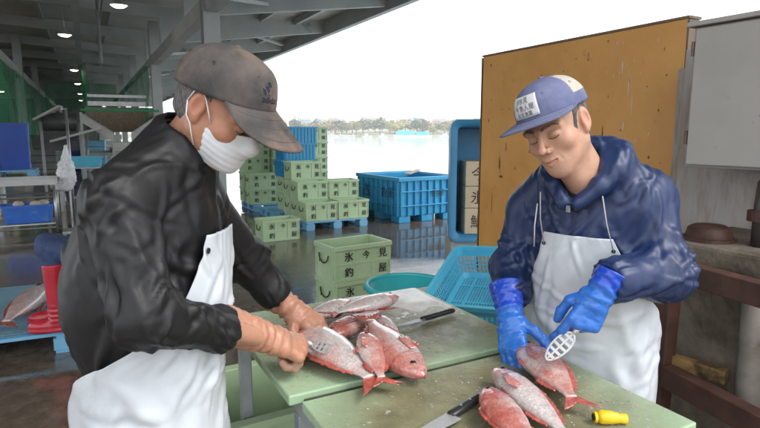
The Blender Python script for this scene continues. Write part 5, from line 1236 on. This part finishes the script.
def fish(L, tone, seed, bend=0.0, fat=1.0, plump=1.0):
    """mesh data in a frame: x snout->tail, y back->up, z flank; tone: 0 deep red (scaly) .. 1 pale (scaled)"""
    rg = np.random.default_rng(seed); ns, nr = 64, 30; xs = np.linspace(0, 1, ns) ** 1.25 * .84; V = []
    for x in xs:
        t, b, w_ = np.interp(x, PX, PT) * fat, np.interp(x, PX, PB) * fat, np.interp(x, PX, PW) * plump; c = (t + b) / 2; h = (t - b) / 2
        for a in np.arange(nr) * 2 * math.pi / nr:
            cy, cz = math.cos(a), math.sin(a); k = 1 + .05 * math.exp(-((x - .205) / .012) ** 2) * (abs(cz) ** .5)      # gill-cover edge
            V.append((x, c + h * cy, w_ * np.sign(cz) * abs(cz) ** .85 * k))
    V = np.array(V) * L; Fq = [(i * nr + j, (i + 1) * nr + j, (i + 1) * nr + (j + 1) % nr, i * nr + (j + 1) % nr) for i in range(ns - 1) for j in range(nr)] + [tuple(range(nr)), tuple((ns - 1) * nr + j for j in range(nr - 1, -1, -1))]
    def bendf(v): v = v.copy(); v[:, 1] += bend * L * (v[:, 0] / L) ** 2; return v
    xr, yr = V[:, 0] / L, V[:, 1] / L
    red = np.array([.47, .10, .075]); pink = np.array([.60, .29, .245]); white = np.array([.66, .60, .58])
    yy = np.clip((yr / fat + .1) / .25, 0, 1); n1 = fbm(np.c_[V[:, 0] * 26, V[:, 1] * 26, V[:, 2] * 26] , seed, 4); n2 = fbm(V * 70, seed + 9, 3)
    s = np.clip((1 - tone) * .9 + (yy - .45) * .95 + .26 * n1 + .14, 0, 1)[:, None]
    col = white * (1 - s) + pink * s; s2 = np.clip((1 - tone) * 1.15 + (yy - .6) * .8 + .38 * n1 - .42 + .2 * n2, 0, 1)[:, None] * .9; col = col * (1 - s2) + red * s2
    hd = (np.clip((.22 - xr) / .05, 0, 1) * .75 * (1 - .35 * tone))[:, None]; col = col * (1 - hd) + (np.array([.50, .15, .12]) * (1 + .35 * n2[:, None])) * hd
    mo = np.exp(-((xr - .012) / .02) ** 2)[:, None] * .6; col = col * (1 - mo) + np.array([.5, .1, .09]) * mo
    sl = (np.clip(n2 - .5, 0, .5) * 1.2 * (1 - hd[:, 0]))[:, None]; col = col * (1 - sl * .6) + np.array([.7, .62, .6]) * sl * .6
    gl = np.exp(-((xr - .2 - .9 * (yr - .01) ** 2 * -2.2) / .0055) ** 2)[:, None] * .6; col = col * (1 - gl) + np.array([.3, .05, .045]) * gl
    P_ = {'body': (bendf(V), Fq, np.clip(col, 0, 1))}
    def fin(pts_base, pts_tip, n=14, serr=.1, z=.0, colr=(.5, .11, .08)):
        g = []
        for k in range(n + 1):
            u = k / n; b = np.array([np.interp(u, np.linspace(0, 1, len(pts_base)), [p[i] for p in pts_base]) for i in (0, 1)]); tp = np.array([np.interp(u, np.linspace(0, 1, len(pts_tip)), [p[i] for p in pts_tip]) for i in (0, 1)])
            if k % 2: tp = b + (tp - b) * (1 - serr)
            g.append([(*(b + (tp - b) * q * 1.0), z + .003 * math.sin(k * 2.0 + q * 3) * q) for q in np.linspace(0, 1, 5)])
        v = np.array(g).reshape(-1, 3) * L; fs = [(i * 5 + j, i * 5 + j + 1, (i + 1) * 5 + j + 1, (i + 1) * 5 + j) for i in range(n) for j in range(4)]
        c = np.tile(np.array(colr), (len(v), 1)) * (1 + .35 * fbm(v * 60, seed + 3, 2))[:, None]; c[np.arange(len(v)) % 5 == 4] *= .75
        return bendf(v), fs, np.clip(c, 0, 1)
    T_ = lambda x: (x, float(np.interp(x, PX, PT)) * fat - .006); B_ = lambda x: (x, float(np.interp(x, PX, PB)) * fat + .006)
    P_['tail_fin'] = fin([(.825, .04), (.825, 0), (.825, -.036)], [(1.0, .135), (.95, .05), (.91, 0), (.95, -.05), (.985, -.125)], 22, .05)
    P_['dorsal_fin'] = fin([T_(x) for x in (.24, .35, .45, .55, .66, .74)], [(.29, .19 * fat), (.38, .2 * fat), (.5, .18 * fat), (.6, .15 * fat), (.72, .105 * fat), (.765, .065 * fat)], 22, .18)
    P_['anal_fin'] = fin([B_(x) for x in (.55, .62, .72)], [(.6, -.135 * fat), (.68, -.115 * fat), (.755, -.07 * fat)], 10, .15)
    P_['pelvic_fin'] = fin([B_(.27), B_(.31)], [(.36, -.155 * fat), (.41, -.14 * fat), (.4, -.115 * fat)], 8, .1, z=.02)
    P_['pectoral_fin'] = fin([(.215, -.02), (.215, -.055)], [(.38, -.005), (.42, -.05), (.36, -.085)], 10, .06, z=float(np.interp(.24, PX, PW)) * plump + .006, colr=(.58, .24, .2))
    return P_
FISH_LABELS = []
def put_fish(name, L, tone, seed, head, tail, lab, up=1, flip=1, tilt=0, zc=None, bend=0, group='red sea bream on the cutting boards', fat=1.0, roll=0.0, thing='sea_bream', plump=1.0):
    """lay a fish from head point to tail point (world), belly side by flip"""
    head, tail = np.asarray(head, float), np.asarray(tail, float); t = empty(thing, (0, 0, 0), 0, lab, 'fish', group)
    L = float(np.linalg.norm(tail - head)) * .99 if L < .9 else L
    d = fish(L, tone, seed, bend, fat, plump); x = norm(tail - head); z = norm(np.array([0, 0, 1.0]) - x * x[2]); y = np.cross(z, x) * flip
    if flip < 0: z = np.cross(x, y)
    c_, s_ = math.cos(roll), math.sin(roll); y, z = y * c_ + z * s_, z * c_ - y * s_
    if flip < 0: pass
    Mx = Matrix(((x[0], y[0], z[0], head[0]), (x[1], y[1], z[1], head[1]), (x[2], y[2], z[2], head[2]), (0, 0, 0, 1))); t.matrix_world = Mx
    for k, (v, fs, c) in d.items():
        ob = np_obj(k, v, fs, M_fish, t, c)
        if 'fin' in k: mods(ob, solid=.0012)
    w_ = float(np.interp(.085, PX, PW)) * L * plump
    for s in (-1, 1):
        q = MB(); q.lathe([(.0001, .0036), (.006, .003), (.0095, .0), (.01, -.004)], seg=18); sc_ = L / .36
        def tfm(v): return (.095 * L + v[0] * sc_, (.025 + bend * .009) * L + v[1] * sc_, s * (w_ * .93 + v[2] * sc_))
        q.v = [tfm(v) for v in q.v]; e = q.build('eye', M_eyew, t, True)
        q = MB(); q.lathe([(.0001, .0048), (.004, .0044), (.0064, .003), (.0066, .0)], seg=16); q.v = [tfm(v) for v in q.v]; q.build('pupil', M_eyeb, e, True)
    q = MB(); q.tube([(.004 * L, -.008 * L, -.01 * L), (-.003 * L, -.004 * L, 0), (.004 * L, -.008 * L, .01 * L)], .0022, 6); q.tube([(.0, -.006 * L, .0), (.03 * L, -.022 * L, .03 * L)], .0016, 5); q.build('mouth', mat('fish_mouth', (.25, .05, .045), rough=.4), t)
    return t
def on(x, y, h=.026): return FL(x, y, TZ + h)
put_fish('f', .40, .95, 11, FL(303, 327, TZ + .042), FL(392, 389, TZ + .03), 'pale scaled bream under the brown gloves, tail toward the board gap', flip=-1, bend=.03)
put_fish('f', .34, .55, 12, FL(424, 377, TZ + .034), FL(358, 312, TZ + .075), 'large red and white bream with its open-mouthed head at the far board edge', flip=1, bend=-.04)
put_fish('f', .34, .3, 13, FL(362, 333, TZ + .075), FL(386, 388, TZ + .03), 'red bream lying under the large one, pointing at the board gap', flip=1)
put_fish('f', .36, .1, 14, FL(328, 338, TZ + .032), FL(390, 305, TZ + .04), 'dark red bream at the back of the heap beside the brown gloves', flip=1)
put_fish('f', .34, .75, 15, FL(398, 297, TZ + .05), FL(322, 316, TZ + .06), 'pale bream lying across the back of the heap, head to the right', flip=-1)
put_fish('f', .36, .8, 16, FL(350, 301, TZ + .035), FL(292, 328, TZ + .035), 'pale pink bream at the far left of the heap behind the gloves', flip=-1)
put_fish('f', .30, .45, 17, FL(380, 316, TZ + .06), FL(404, 352, TZ + .03), 'small red bream in the middle of the heap', flip=-1)
put_fish('f', .43, .25, 18, FL(520, 344, TZ + .046), FL(585, 411, TZ + .03), 'rosy bream held by the blue gloves and being scaled', flip=1, fat=1.08)
put_fish('f', .46, .98, 19, FL(493, 370, TZ + .036), FL(584, 450, TZ + .03), 'pale scaled bream lying between the held fish and the red one', flip=1, fat=.82)
put_fish('f', .44, .05, 20, FL(486, 388, TZ + .04), FL(552, 470, TZ + .03), 'deep red unscaled bream nearest the black-handled knife on the near board', flip=-1, fat=.95)
put_fish('f', 1.0, .72, 21, FL(47, 287, .25), FL(-30, 352, .22), 'large pink fish lying on the mesh mat of the left pallet', flip=-1, group=None, fat=.72, thing='large_fish')
# loose scales scattered over the boards
q = MB(); rg = np.random.default_rng(5)
for cx, cy, sp, n in ((.62, 1.42, .10, 260), (.55, 1.36, .06, 160), (.95, 1.62, .10, 120), (.93, 1.0, .12, 160), (1.0, .92, .1, 120), (.8, 1.05, .2, 140), (.75, 1.5, .25, 140)):
    for _ in range(n):
        x, y = rg.normal(cx, sp), rg.normal(cy, sp)
        if not ((.43 < x < 1.19 and 1.28 < y < 1.94) or (.45 < x < 1.18 and .72 < y < 1.2)): continue
        r_ = rg.uniform(.0012, .003); a0 = rg.uniform(0, 6.28); tl = rg.uniform(-.4, .4)
        q.add([(x + r_ * math.cos(a0 + k * 1.257), y + r_ * math.sin(a0 + k * 1.257), TZ + .0018 + r_ * tl * math.cos(k * 1.257)) for k in range(5)], [(0, 1, 2, 3, 4)])
o = q.build('loose_scales', mat('scale_pearl', (.42, .36, .32), (.58, .5, .47), rough=.2, scale=90)); tag(o, 'loose fish scales and scraps scattered over the boards', 'fish scales', kind='stuff')
# pale slush painted as sky reflection at the back corner of the far board
g = []
for i, u in enumerate(np.linspace(0, 1, 26)):
    row = []
    for j, v in enumerate(np.linspace(0, 1, 26)):
        x, y = .80 + .405 * u, 1.56 + .39 * v; e = min(u, 1 - u, v, 1 - v); ed = max(0, (u * .55 + v * .8 - .62)) 
        n = float(fbm(np.array([[x * 16, y * 16, 0]]), 6, 3)[0]); row.append((x, y, TZ + .001 + (-.006 if e < .01 else min(.007, (ed * .05 + .004 * n - .004)))))
    g.append(row)
o = MB().sheet(g).build('sky_glare', mat('glare_white', (.55, .54, .53), (.68, .68, .68), rough=.25, scale=25, bump=.4, bscale=70, bdist=.004), smooth=True); tag(o, 'whitish slush painted as sky reflection on the back corner of the far board', 'glare', kind='stuff')
# ================================================================== knives, scalers
M_blade = mat('knife_steel', (.6, .61, .62), (.48, .48, .48), rough=.3, metal=.45, scale=14, rvar=.1); M_hand = mat('black_handle', (.012, .012, .013), (.03, .03, .03), rough=.32, scale=20)
def knife(tip, heel, end, bw, lab, side=1):
    tip, heel, end = map(np.asarray, (tip, heel, end)); t = empty('knife', heel, 0, lab, 'knife', 'black-handled knives')
    ax = norm(end - heel); Lh = np.linalg.norm(end - heel); Lb = np.linalg.norm(heel - tip); y = norm(np.cross([0, 0, 1], ax)) * side; z = np.cross(ax, y) * side
    Mx = Matrix(((ax[0], y[0], z[0], heel[0]), (ax[1], y[1], z[1], heel[1]), (ax[2], y[2], z[2], heel[2]), (0, 0, 0, 1))); t.matrix_world = Mx
    out_ = [(-Lb, 0), (-Lb * .85, -bw * .42), (-Lb * .6, -bw * .75), (-Lb * .2, -bw * .95), (0, -bw), (0, .0), (-Lb * .5, .003), (-Lb * .85, .003)]
    q = MB(); n = len(out_); q.add([(x, yy, .0012) for x, yy in out_] + [(x, yy * .97, -.0008) for x, yy in out_], [tuple(range(n)), tuple(range(2 * n - 1, n - 1, -1))] + [(i, n + i, n + (i + 1) % n, (i + 1) % n) for i in range(n)]); q.build('blade', M_blade, t)
    q = MB(); rs = []
    for x, hy, hz in ((-.004, .010, .007), (0, .0125, .0085), (Lh * .3, .0135, .0095), (Lh * .7, .0115, .009), (Lh * .93, .0145, .0095), (Lh, .010, .006)):
        rs.append([(x, -bw * .3 + hy * math.cos(a), hz * math.sin(a)) for a in np.arange(12) * math.pi / 6])
    q.rings(rs); q.build('handle', M_hand, t, True)
    for x in (.25, .5, .75): MB().tube([(Lh * x, -bw * .3, .0075), (Lh * x, -bw * .3, .0105)], .0028, 8).build('rivet', M_blade, t)
    return t
knife(on(394, 327, .009), on(421, 318.5, .013), on(452, 309.5, .014), .026, 'black-handled knife lying on the far board right of the fish heap', 1)
knife(on(400, 438, .006), on(447, 413, .012), on(483, 390, .013), .042, 'wide black-handled knife on the near board beside the red fish', 1)
M_white = mat('white_steel_scaler', (.66, .66, .66), (.58, .58, .58), rough=.3, metal=.5, scale=30)
def scaler(c, ax, nrm, Ls, Wd, hl, lab):
    ax = norm(ax); nrm = norm(nrm - ax * np.dot(nrm, ax)); y = np.cross(nrm, ax); t = empty('fish_scaler', c, 0, lab, 'fish scaler', 'fish scalers')
    t.matrix_world = Matrix(((ax[0], y[0], nrm[0], c[0]), (ax[1], y[1], nrm[1], c[1]), (ax[2], y[2], nrm[2], c[2]), (0, 0, 0, 1)))
    n = 36; o_ = [(Ls / 2 * math.cos(a), Wd / 2 * math.sin(a) * (1 - .12 * math.cos(a))) for a in np.arange(n) * 2 * math.pi / n]
    q = MB(); rr = [[(x * k, y_ * kk, z) for x, y_ in o_] for k, kk, z in ((1, 1, -.0015), (1, 1, .0015), (.9, .8, .0015), (.9, .8, -.0015), (1, 1, -.0015))]; q.rings(rr, cap=False); q.build('plate', M_white, t)
    MB().box((0, 0, 0), (Ls * .88, .0045, .0026)).build('spine', M_white, t)
    for k in range(5):
        x = (-.34 + .17 * k) * Ls; w_ = Wd * .82 * math.sqrt(1 - (2 * x / Ls) ** 2); b_ = MB().box((x, 0, .0004), (.0075, w_, .0022)).build('cross_bar', M_white, t)
        q = MB()
        for s in np.linspace(-.38, .38, 5): q.box((x + .001, s * w_, -.003), (.002, .003, .006))
        tag(q.build('teeth', M_white, b_), kind='stuff')
    q = MB(); q.tube([(-Ls * .48, 0, 0), (-Ls * .6, 0, .002), (-Ls * .6 - hl, 0, .004)], [.005, .0075, .009], 10); q.build('handle', M_white, t, True)
    return t
r, w_, t_ = frame_at(325, 346)
pL, pR = P(343, 353, 1.53), P(306, 343, 1.55); scaler((pL * .52 + pR * .48), pL - pR, w_ * .8 + t_ * .6, .078, .045, .09, 'white slotted fish scaler in the brown gloved hand')
r, w_, t_ = frame_at(558, 346)
pL, pR = P(548, 358, 1.405), P(572, 335, 1.405); scaler((pL + pR) / 2, pL - pR, t_ * .9 + w_ * .4, .098, .045, .075, 'white slotted fish scaler in the blue gloved hand')
# yellow plastic nozzle at the near board edge
t = empty('yellow_nozzle', FL(606, 424, TZ), R(-30), 'small bright yellow plastic nozzle lying near the corner of the near board', 'nozzle')
M_yel = mat('yellow_plastic', (.75, .5, .01), (.8, .56, .02), rough=.35, scale=20)
q = MB(); q.tube([(-.02, 0, .016), (-.012, 0, .017), (.01, 0, .016), (.03, 0, .014), (.045, 0, .013)], [.012, .0165, .015, .011, .012], 14); q.build('barrel', M_yel, t, True)
q = MB(); q.tube([(-.022, 0, .016), (-.028, 0, .016)], [.0125, .0125], 14); q.build('collar', M_yel, t)
MB().tube([(-.0285, 0, .016), (-.031, 0, .016)], .008, 12).build('opening', M_ink, t)
q = MB(); q.tube([(.0, .012, .012), (.02, .03, .01), (.04, .03, .008)], [.006, .006, .004], 8); q.build('trigger', M_yel, t, True)

# ================================================================== seated worker in red boots behind the left man
def seated():
    b = FL(58, 322, .165); b[2] = .165; f = norm(np.array([-.93, .2, 0])); l = np.array([-f[1], f[0], 0]); Z_ = np.array([0, 0, 1.0])
    pe = empty('person', (b[0], b[1], 0), 0, 'worker in jeans and red rubber boots mostly hidden behind the black-jacketed man', 'person')
    M_red = mat('red_rubber', (.42, .012, .03), (.5, .02, .04), rough=.28, scale=9, coat=.2)
    hip = b - f * .5 - Z_ * .0 + l * .10; hip[2] = .62
    other = b + l * .2 - f * .06; boots = []
    for bb_ in (b, other): make_boot(bb_, f, M_red, pe, h=.49)
    def tr(p):
        d = ell(p, hip, (.16, .17, .14))
        for s, bb_ in ((-1, b), (1, other)):
            kn = bb_ + f * .03 + Z_ * .60; d = smin(d, cap(p, hip + l * s * .08, kn, .095, .075), .04); d = smin(d, cap(p, kn, bb_ + Z_ * .42, .072, .06), .02)
        return d
    V, Fq = mesh_sdf(tr, hip - .7, hip + .75, .012); V = fold(V, vnormals(V, Fq), [(b + Z_ * .6, .25, Z_, 20, 8, .007, 3)]); np_obj('jeans', V, Fq, mat('blue_denim', (.03, .055, .13), (.05, .08, .18), rough=.8, scale=40), pe)
    ch = hip + Z_ * .33 - f * .14; hd = ch + Z_ * .28 - f * .03; sh = [ch + l * s * .17 + Z_ * .1 for s in (-1, 1)]
    hands = [hip + f * .28 + l * s * .1 + Z_ * .08 for s in (-1, 1)]; elb = [(s_ + h_) / 2 - f * .08 - Z_ * .06 for s_, h_ in zip(sh, hands)]
    def jk(p):
        d = ell(p, hip + Z_ * .12, (.15, .17, .18)); d = smin(d, ell(p, ch, (.14, .19, .2)), .06)
        for a, e, h_ in zip(sh, elb, hands): d = smin(d, smin(cap(p, a, e, .07, .06), cap(p, e, h_, .058, .045), .02), .04)
        return d
    V, Fq = mesh_sdf(jk, hip - .5, hip + .75, .013); V = fold(V, vnormals(V, Fq), [(ch, .4, Z_, 12, 8, .008, 5)]); np_obj('jacket', V, Fq, mat('dark_workwear', (.03, .035, .045), (.04, .045, .055), rough=.6, scale=8), pe)
    u = Z_; M = T4(f, l, u, hd); o = dict(skin=(.5, .3, .2), jaw=1)
    V, Fq = mesh_sdf(lambda p: head_sdf(p, o), (-.125, -.1, -.215), (.13, .1, .125), .0045); C_ = head_color(V, o['skin'], o); HV = (M[:3, :3] @ V.T).T + hd
    def core(p):
        d = ell(p, ch, (.1, .15, .17))
        for a, e, h_ in zip(sh, elb, hands):
            d = smin(d, smin(cap(p, a, e, .04, .035), cap(p, e, h_ + f * .03, .035, .03), .01), .02)
            for k in range(4): d = smin(d, cap(p, h_ + f * .03 + l * (k - 1.5) * .018, h_ + f * .1 + l * (k - 1.5) * .02 - Z_ * .03, .009), .006)
            d = smin(d, cap(p, h_ + f * .02, h_ + f * .06 - (h_ - hip - f * .2) * .3, .01), .006)
        return d
    V2, F2 = mesh_sdf(core, ch - .5, ch + .5, .008); np_obj('body', np.r_[HV, V2], np.r_[Fq, F2 + len(HV)], M_skin1, pe, np.r_[C_, np.tile(o['skin'], (len(V2), 1))])
    def hair(p): return smax(ell(p, (-.014, 0, .022), (.103, .081, .097)), smax(p[:, 0] + .3 * p[:, 2] - .06, -(p[:, 2] + .05), .01), .006)
    Vh, Fh = mesh_sdf(hair, (-.13, -.1, -.1), (.1, .1, .13), .005); np_obj('hair', (M[:3, :3] @ Vh.T).T + hd, Fh, M_hair, pe)
    rebase(pe)
    st = empty('low_stool', (hip[0], hip[1], 0), .2, 'low grey stool under the worker in red boots', 'stool')
    MB().box((0, 0, .46), (.34, .34, .04)).build('seat', M_steel, st, bevel=.01)
    for x in (-1, 1):
        for y in (-1, 1): MB().box((x * .14, y * .14, .22), (.035, .035, .44)).build('leg', M_steel, st)
seated()
# ================================================================== market clutter under the canopy
M_inox = mat('stainless', (.45, .46, .46), (.36, .36, .36), rough=.35, metal=.8, scale=9)
cl = FL(3, 242); cr_ = FL(60, 237); x0, x1, yc = cl[0] - .25, cr_[0] - .02, (cl[1] + cr_[1]) / 2
ct = empty('steel_trolley', ((x0 + x1) / 2, yc + .3, 0), 0, 'stainless tray trolley at the left with a blue basket on its lower shelf', 'trolley'); hw = (x1 - x0) / 2
for x in (-1, 1):
    for y in (-1, 1):
        MB().tube([(x * hw, y * .3, .07), (x * hw, y * .3, .78)], .02, 10).build('leg', M_inox, ct, True)
        q = MB(); q.tube([(x * hw - .015, y * .3, .045), (x * hw + .015, y * .3, .045)], .045, 14); q.build('castor', M_hand, ct, True)
for y in (-1, 1):
    for z in (.16, .62): MB().tube([(-hw + .02, y * .3, z), (hw - .02, y * .3, z)], .014, 8).build('rail', M_inox, ct)
MB().box((0, 0, .22), (2 * hw - .05, .58, .02)).build('shelf', M_inox, ct)
q = MB(); q.bb((-hw + .03, -.33, .80), (hw + .03, .33, .81)); 
for s in (-1, 1): q.bb((-hw + .03, s * .33 - .008, .8101), (hw + .03, s * .33 + .008, .89)); q.bb((s * hw + .03 - .008, -.3219, .8101), (s * hw + .03 + .008, .3219, .889))
q.build('tray', mat('pale_tray', (.62, .63, .62), (.5, .5, .5), rough=.4, scale=6), ct)
t = empty('blue_basket', (ct.location.x + .1, yc + .26, .235), R(4), 'bright blue basket on the lower shelf of the steel trolley', 'basket')
M_bb = mat('bright_blue_plastic', (.03, .14, .58), (.05, .19, .65), rough=.4, scale=6, c3=(.3, .4, .6), c3scale=6, c3lo=.6, c3hi=.75)
q = MB(); w2, d2, h2 = .33, .2, .27
q.rings([[(x * a, y * a, z) for x, y in rrect(2 * w2, 2 * d2, .05)] for a, z in ((.88, 0), (1, h2), (1.05, h2), (1.05, h2 - .03), (1.02, h2 - .03), (1.0, h2 - .031), (.97, h2 - .001), (.86, .012))], cap=True); q.build('body', M_bb, t)
for k, (x, y) in enumerate(((-.12, .02), (.1, -.05), (.2, .08))):
    q = MB(); q.lathe([(.001, .1), (.05, .09), (.075, .05), (.07, 0), (.03, -.03)], seg=16); o = q.build('float_buoy', mat('cream_foam', (.6, .55, .42), (.5, .44, .3), rough=.7, scale=9), smooth=True); o.location = Vector(t.location) + Vector((x, y, .22)); tag(o, ('leftmost', 'middle', 'rear')[k] + ' cream foam float heaped in the bright blue basket', 'float', 'cream floats in the blue basket')
q = MB(); hp = []
for k in range(140): a = k * .28; hp.append((-1.62 + (.28 + .05 * math.sin(k * .13)) * math.cos(a), 10.3 + (.26 + .04 * math.cos(k * .21)) * math.sin(a), .03 + .0022 * k))
q.tube(hp, .022, 7); tag(q.build('green_hose', mat('green_hose_rubber', (.02, .42, .08), (.03, .5, .1), rough=.4, scale=6), smooth=True), 'coiled bright green hose on the floor left of the trolley', 'hose')
# plastic bag hanging from an upright
bp_ = P(66, 168, 8.6)
def bag(p):
    q_ = p - bp_.astype(f32); d = ell(q_, (0, 0, -.12), (.13, .1, .24)); d = smin(d, ell(q_, (-.1, 0, -.28), (.14, .08, .08)), .06); d = smin(d, cap(q_, (0, 0, .05), (.02, 0, .34), .08, .02), .08); return d
V, Fq = mesh_sdf(bag, bp_ - .5, bp_ + .45, .014); V = fold(V, vnormals(V, Fq), [(bp_, .5, (0, 0, 1), 6, 26, .018, 41), (bp_, .5, (1, 0, .4), 14, 20, .012, 42)])
tag(np_obj('plastic_bag', V, Fq, mat('milky_plastic', (.85, .87, .9), (.78, .8, .83), rough=.3, scale=12, trans=.1)), 'crumpled milky plastic bag hanging beside the steel trolley', 'bag')
t = empty('bag_stand', (bp_[0] + .06, bp_[1] + .1, 0), 0, 'stainless stand holding the plastic bag', 'stand'); MB().tube([(0, 0, .02), (0, 0, 1.95)], .02, 8).build('upright', M_inox, t, True); MB().tube([(0, 0, 1.93), (-.05, -.1, 1.93)], .012, 6).build('hook', M_inox, t); MB().box((0, 0, .01), (.36, .36, .02)).build('base', M_inox, t)
# long sorting table with bins
st = empty('sorting_table', (-1.55, 13.1, 0), 0, 'long wet steel sorting table at the left under the canopy', 'table')
MB().box((0, 0, .70), (2.3, 1.1, .05)).build('top', mat('wet_steel_top', (.2, .2, .19), (.3, .29, .27), rough=.12, metal=.5, scale=4), st, bevel=.008)
for x in (-1.05, 0, 1.05):
    for y in (-.48, .48): MB().box((x, y, .338), (.05, .05, .674)).build('leg', M_inox, st)
MB().box((0, -.56, .66), (2.3, .02, .12)).build('apron_rail', M_inox, st)
def at_tbl(x, y, d): p = P(x, y, d); return p
pallet((-1.55, 13.05, .727), 0, 'light blue pallet lying on the long sorting table', sx=1.3, sy=.9, h=.12)
t = green_crate((-1.9, 12.9, .85), R(0), 'single green crate on the pallet of the sorting table', G)
t = empty('blue_drum_bin', (-1.28, 13.05, .85), R(12), 'tall dark blue plastic bin standing on the sorting table', 'bin'); Mdb = mat('deep_blue_plastic', (.01, .06, .36), (.015, .08, .42), rough=.4, scale=3)
q = MB(); q.rings([[(x * a, y * a, z) for x, y in rrect(.56, .46, .06)] for a, z in ((.9, 0), (1, .86), (1.04, .86), (1.04, .9), (.97, .9), (.87, .02))]); q.build('body', Mdb, t)
for z in (.3, .58): q = MB(); a = .9 + z * .1 / .86 + .012; q.rings([[(x * a, y * a, z + dz) for x, y in rrect(.56, .46, .06)] for dz in (-.012, .012)], cap=True); q.build('rib', Mdb, t)
t = empty('light_blue_tray', (-.05, 12.4, .9), R(5), 'light blue fish tray on a stand right of the plastic bag', 'tray')
q = MB(); q.rings([[(x * a, y * a, z) for x, y in rrect(.6, .4, .03)] for a, z in ((.93, 0), (1, .2), (1.05, .2), (1.05, .18), (.97, .199), (.91, .015))]); q.build('body', M_lb, t)
t = empty('tray_stand', (-.05, 12.4, 0), R(5), 'steel stand carrying the light blue tray', 'stand')
for x in (-1, 1):
    for y in (-1, 1): MB().tube([(x * .28, y * .18, 0), (x * .28, y * .18, .87)], .018, 8).build('leg', M_inox, t)
MB().box((0, 0, .885), (.64, .44, .02)).build('top', M_inox, t); MB().box((0, 0, .3), (.54, .34, .02)).build('shelf', M_inox, t)
# hopper of the fish sorter
hp_ = P(122, 124, 15.5); ht = empty('fish_hopper', (hp_[0], hp_[1], 0), R(-4), 'big V-shaped sorting hopper with pale side panels under the canopy', 'hopper')
zc = hp_[2]; M_hop = mat('pale_hopper_panel', (.5, .5, .47), (.4, .4, .38), rough=.5, scale=2)
for s in (-1, 1):
    q = MB(); q.add([(s * .95, -.5, zc + .25), (s * .22, -.5, zc - .25), (s * .22, .9, zc - .25), (s * .95, .9, zc + .25)], [(0, 1, 2, 3)]); mods(q.build('side_panel', M_hop, ht), solid=.02)
    q = MB(); q.add([(s * .95, -.5, zc + .235), (s * .95, -.5, zc + .02), (s * .22, -.5, zc - .5), (s * .22, -.5, zc - .27)], [(0, 1, 2, 3)]); mods(q.build('front_panel', M_hop, ht), solid=.02)
    for y in (-.5, .9): MB().box((s * .97, y, (zc + .3) / 2), (.06, .06, zc + .3)).build('leg', M_steel, ht)
MB().bb((-.96, .9, zc - .22), (.96, .92, zc + .5)).build('back_panel', mat('rust_mesh_panel', (.2, .15, .1), (.28, .22, .16), rough=.8, scale=12), ht)
MB().tube([(-.97, -.52, zc + .36), (.97, -.52, zc + .36)], .03, 8).build('top_rail', mat('green_rail', (.03, .3, .15), rough=.5), ht)
MB().bb((-.25, -.6, zc - .75), (.25, .5, zc - .5)).build('chute', M_hop, ht)
MB().bb((-.8, -.3, .2), (.8, .8, .55)).build('base_box', M_steel, ht)
q = MB(); q.bb((-.9, 1.2, zc + .55), (.9, 1.3, zc + .68)); q.bb((-.9, 1.2, zc + .8), (.9, 1.3, zc + .88)); q.build('ladder_rail', M_inox, ht)
# dark roller machine left of the hopper
rp = P(58, 122, 14.5); t = empty('roller_machine', (rp[0], rp[1], 0), 0, 'dark motor drum with a tilted pale conveyor chute beside the hopper', 'machine'); zc = rp[2]
MB().tube([(-.35, 0, zc), (.4, .1, zc)], .24, 20).build('drum', mat('dark_drum', (.03, .03, .03), (.06, .06, .06), rough=.45, scale=6), t, True)
q = MB(); q.bar((-.5, -.1, zc + .05), (.1, -.2, zc + .4), .5, .05); q.build('upper_chute', M_hop, t); q = MB(); q.bar((-.2, -.3, zc - .5), (1.0, -.3, zc - .15), .5, .06); q.build('lower_chute', M_hop, t)
for x in (-.4, .5): MB().box((x, .1, zc / 2), (.07, .07, zc)).build('leg', M_steel, t)
MB().box((0, .3, zc - .5), (.9, .4, .5)).build('gearbox', mat('dark_housing', (.05, .05, .055), (.08, .08, .085), rough=.5, scale=4), t)
for k, (px_, d, lab) in enumerate(((100, 17, 'grey conveyor frame standing behind the hopper at the left'), (150, 19, 'grey conveyor frame standing behind the hopper at the right'))):
    b = P(px_, 150, d); t = empty('conveyor', (b[0], b[1], 0), R(90), lab, 'conveyor', 'conveyors behind the hopper')
    MB().box((0, 0, .95), (2.2, .6, .08)).build('belt', M_hop, t)
    for s in (-1, 1): MB().box((0, s * .33, 1.0), (2.2, .05, .18)).build('side_rail', M_inox, t)
    for x in (-.95, .95):
        for s in (-1, 1): MB().box((x, s * .3, .45), (.06, .06, .9)).build('leg', M_inox, t)
rg = np.random.default_rng(3)
for k in range(10):
    px_ = 8 + k * 17; d = rg.uniform(20, 27); b = P(px_, 150, d); h_ = rg.uniform(.7, 1.6); mm = (M_pal, M_hop, mat('stack_dark', (.08, .1, .1), (.14, .15, .14), rough=.6, scale=2), M_green, Mdb)[k % 5]
    nm = ('light blue', 'pale grey', 'dark grey', 'green', 'deep blue')[k % 5]
    t = empty('box_stack', (b[0], b[1], 0), rg.uniform(-.2, .2), f'{nm} stacked fish boxes far down the aisle, ' + ('leftmost', 'second from left', 'third from left', 'fourth from left', 'fifth from left', 'sixth from left', 'seventh from left', 'eighth from left', 'ninth from left', 'rightmost')[k], 'box stack', 'far stacked boxes')
    n = int(h_ / .25)
    for j in range(n): MB().box((rg.uniform(-.03, .03), rg.uniform(-.03, .03), .125 + j * .25), (.9, .6, .235)).build('box', mm, t, bevel=.01)
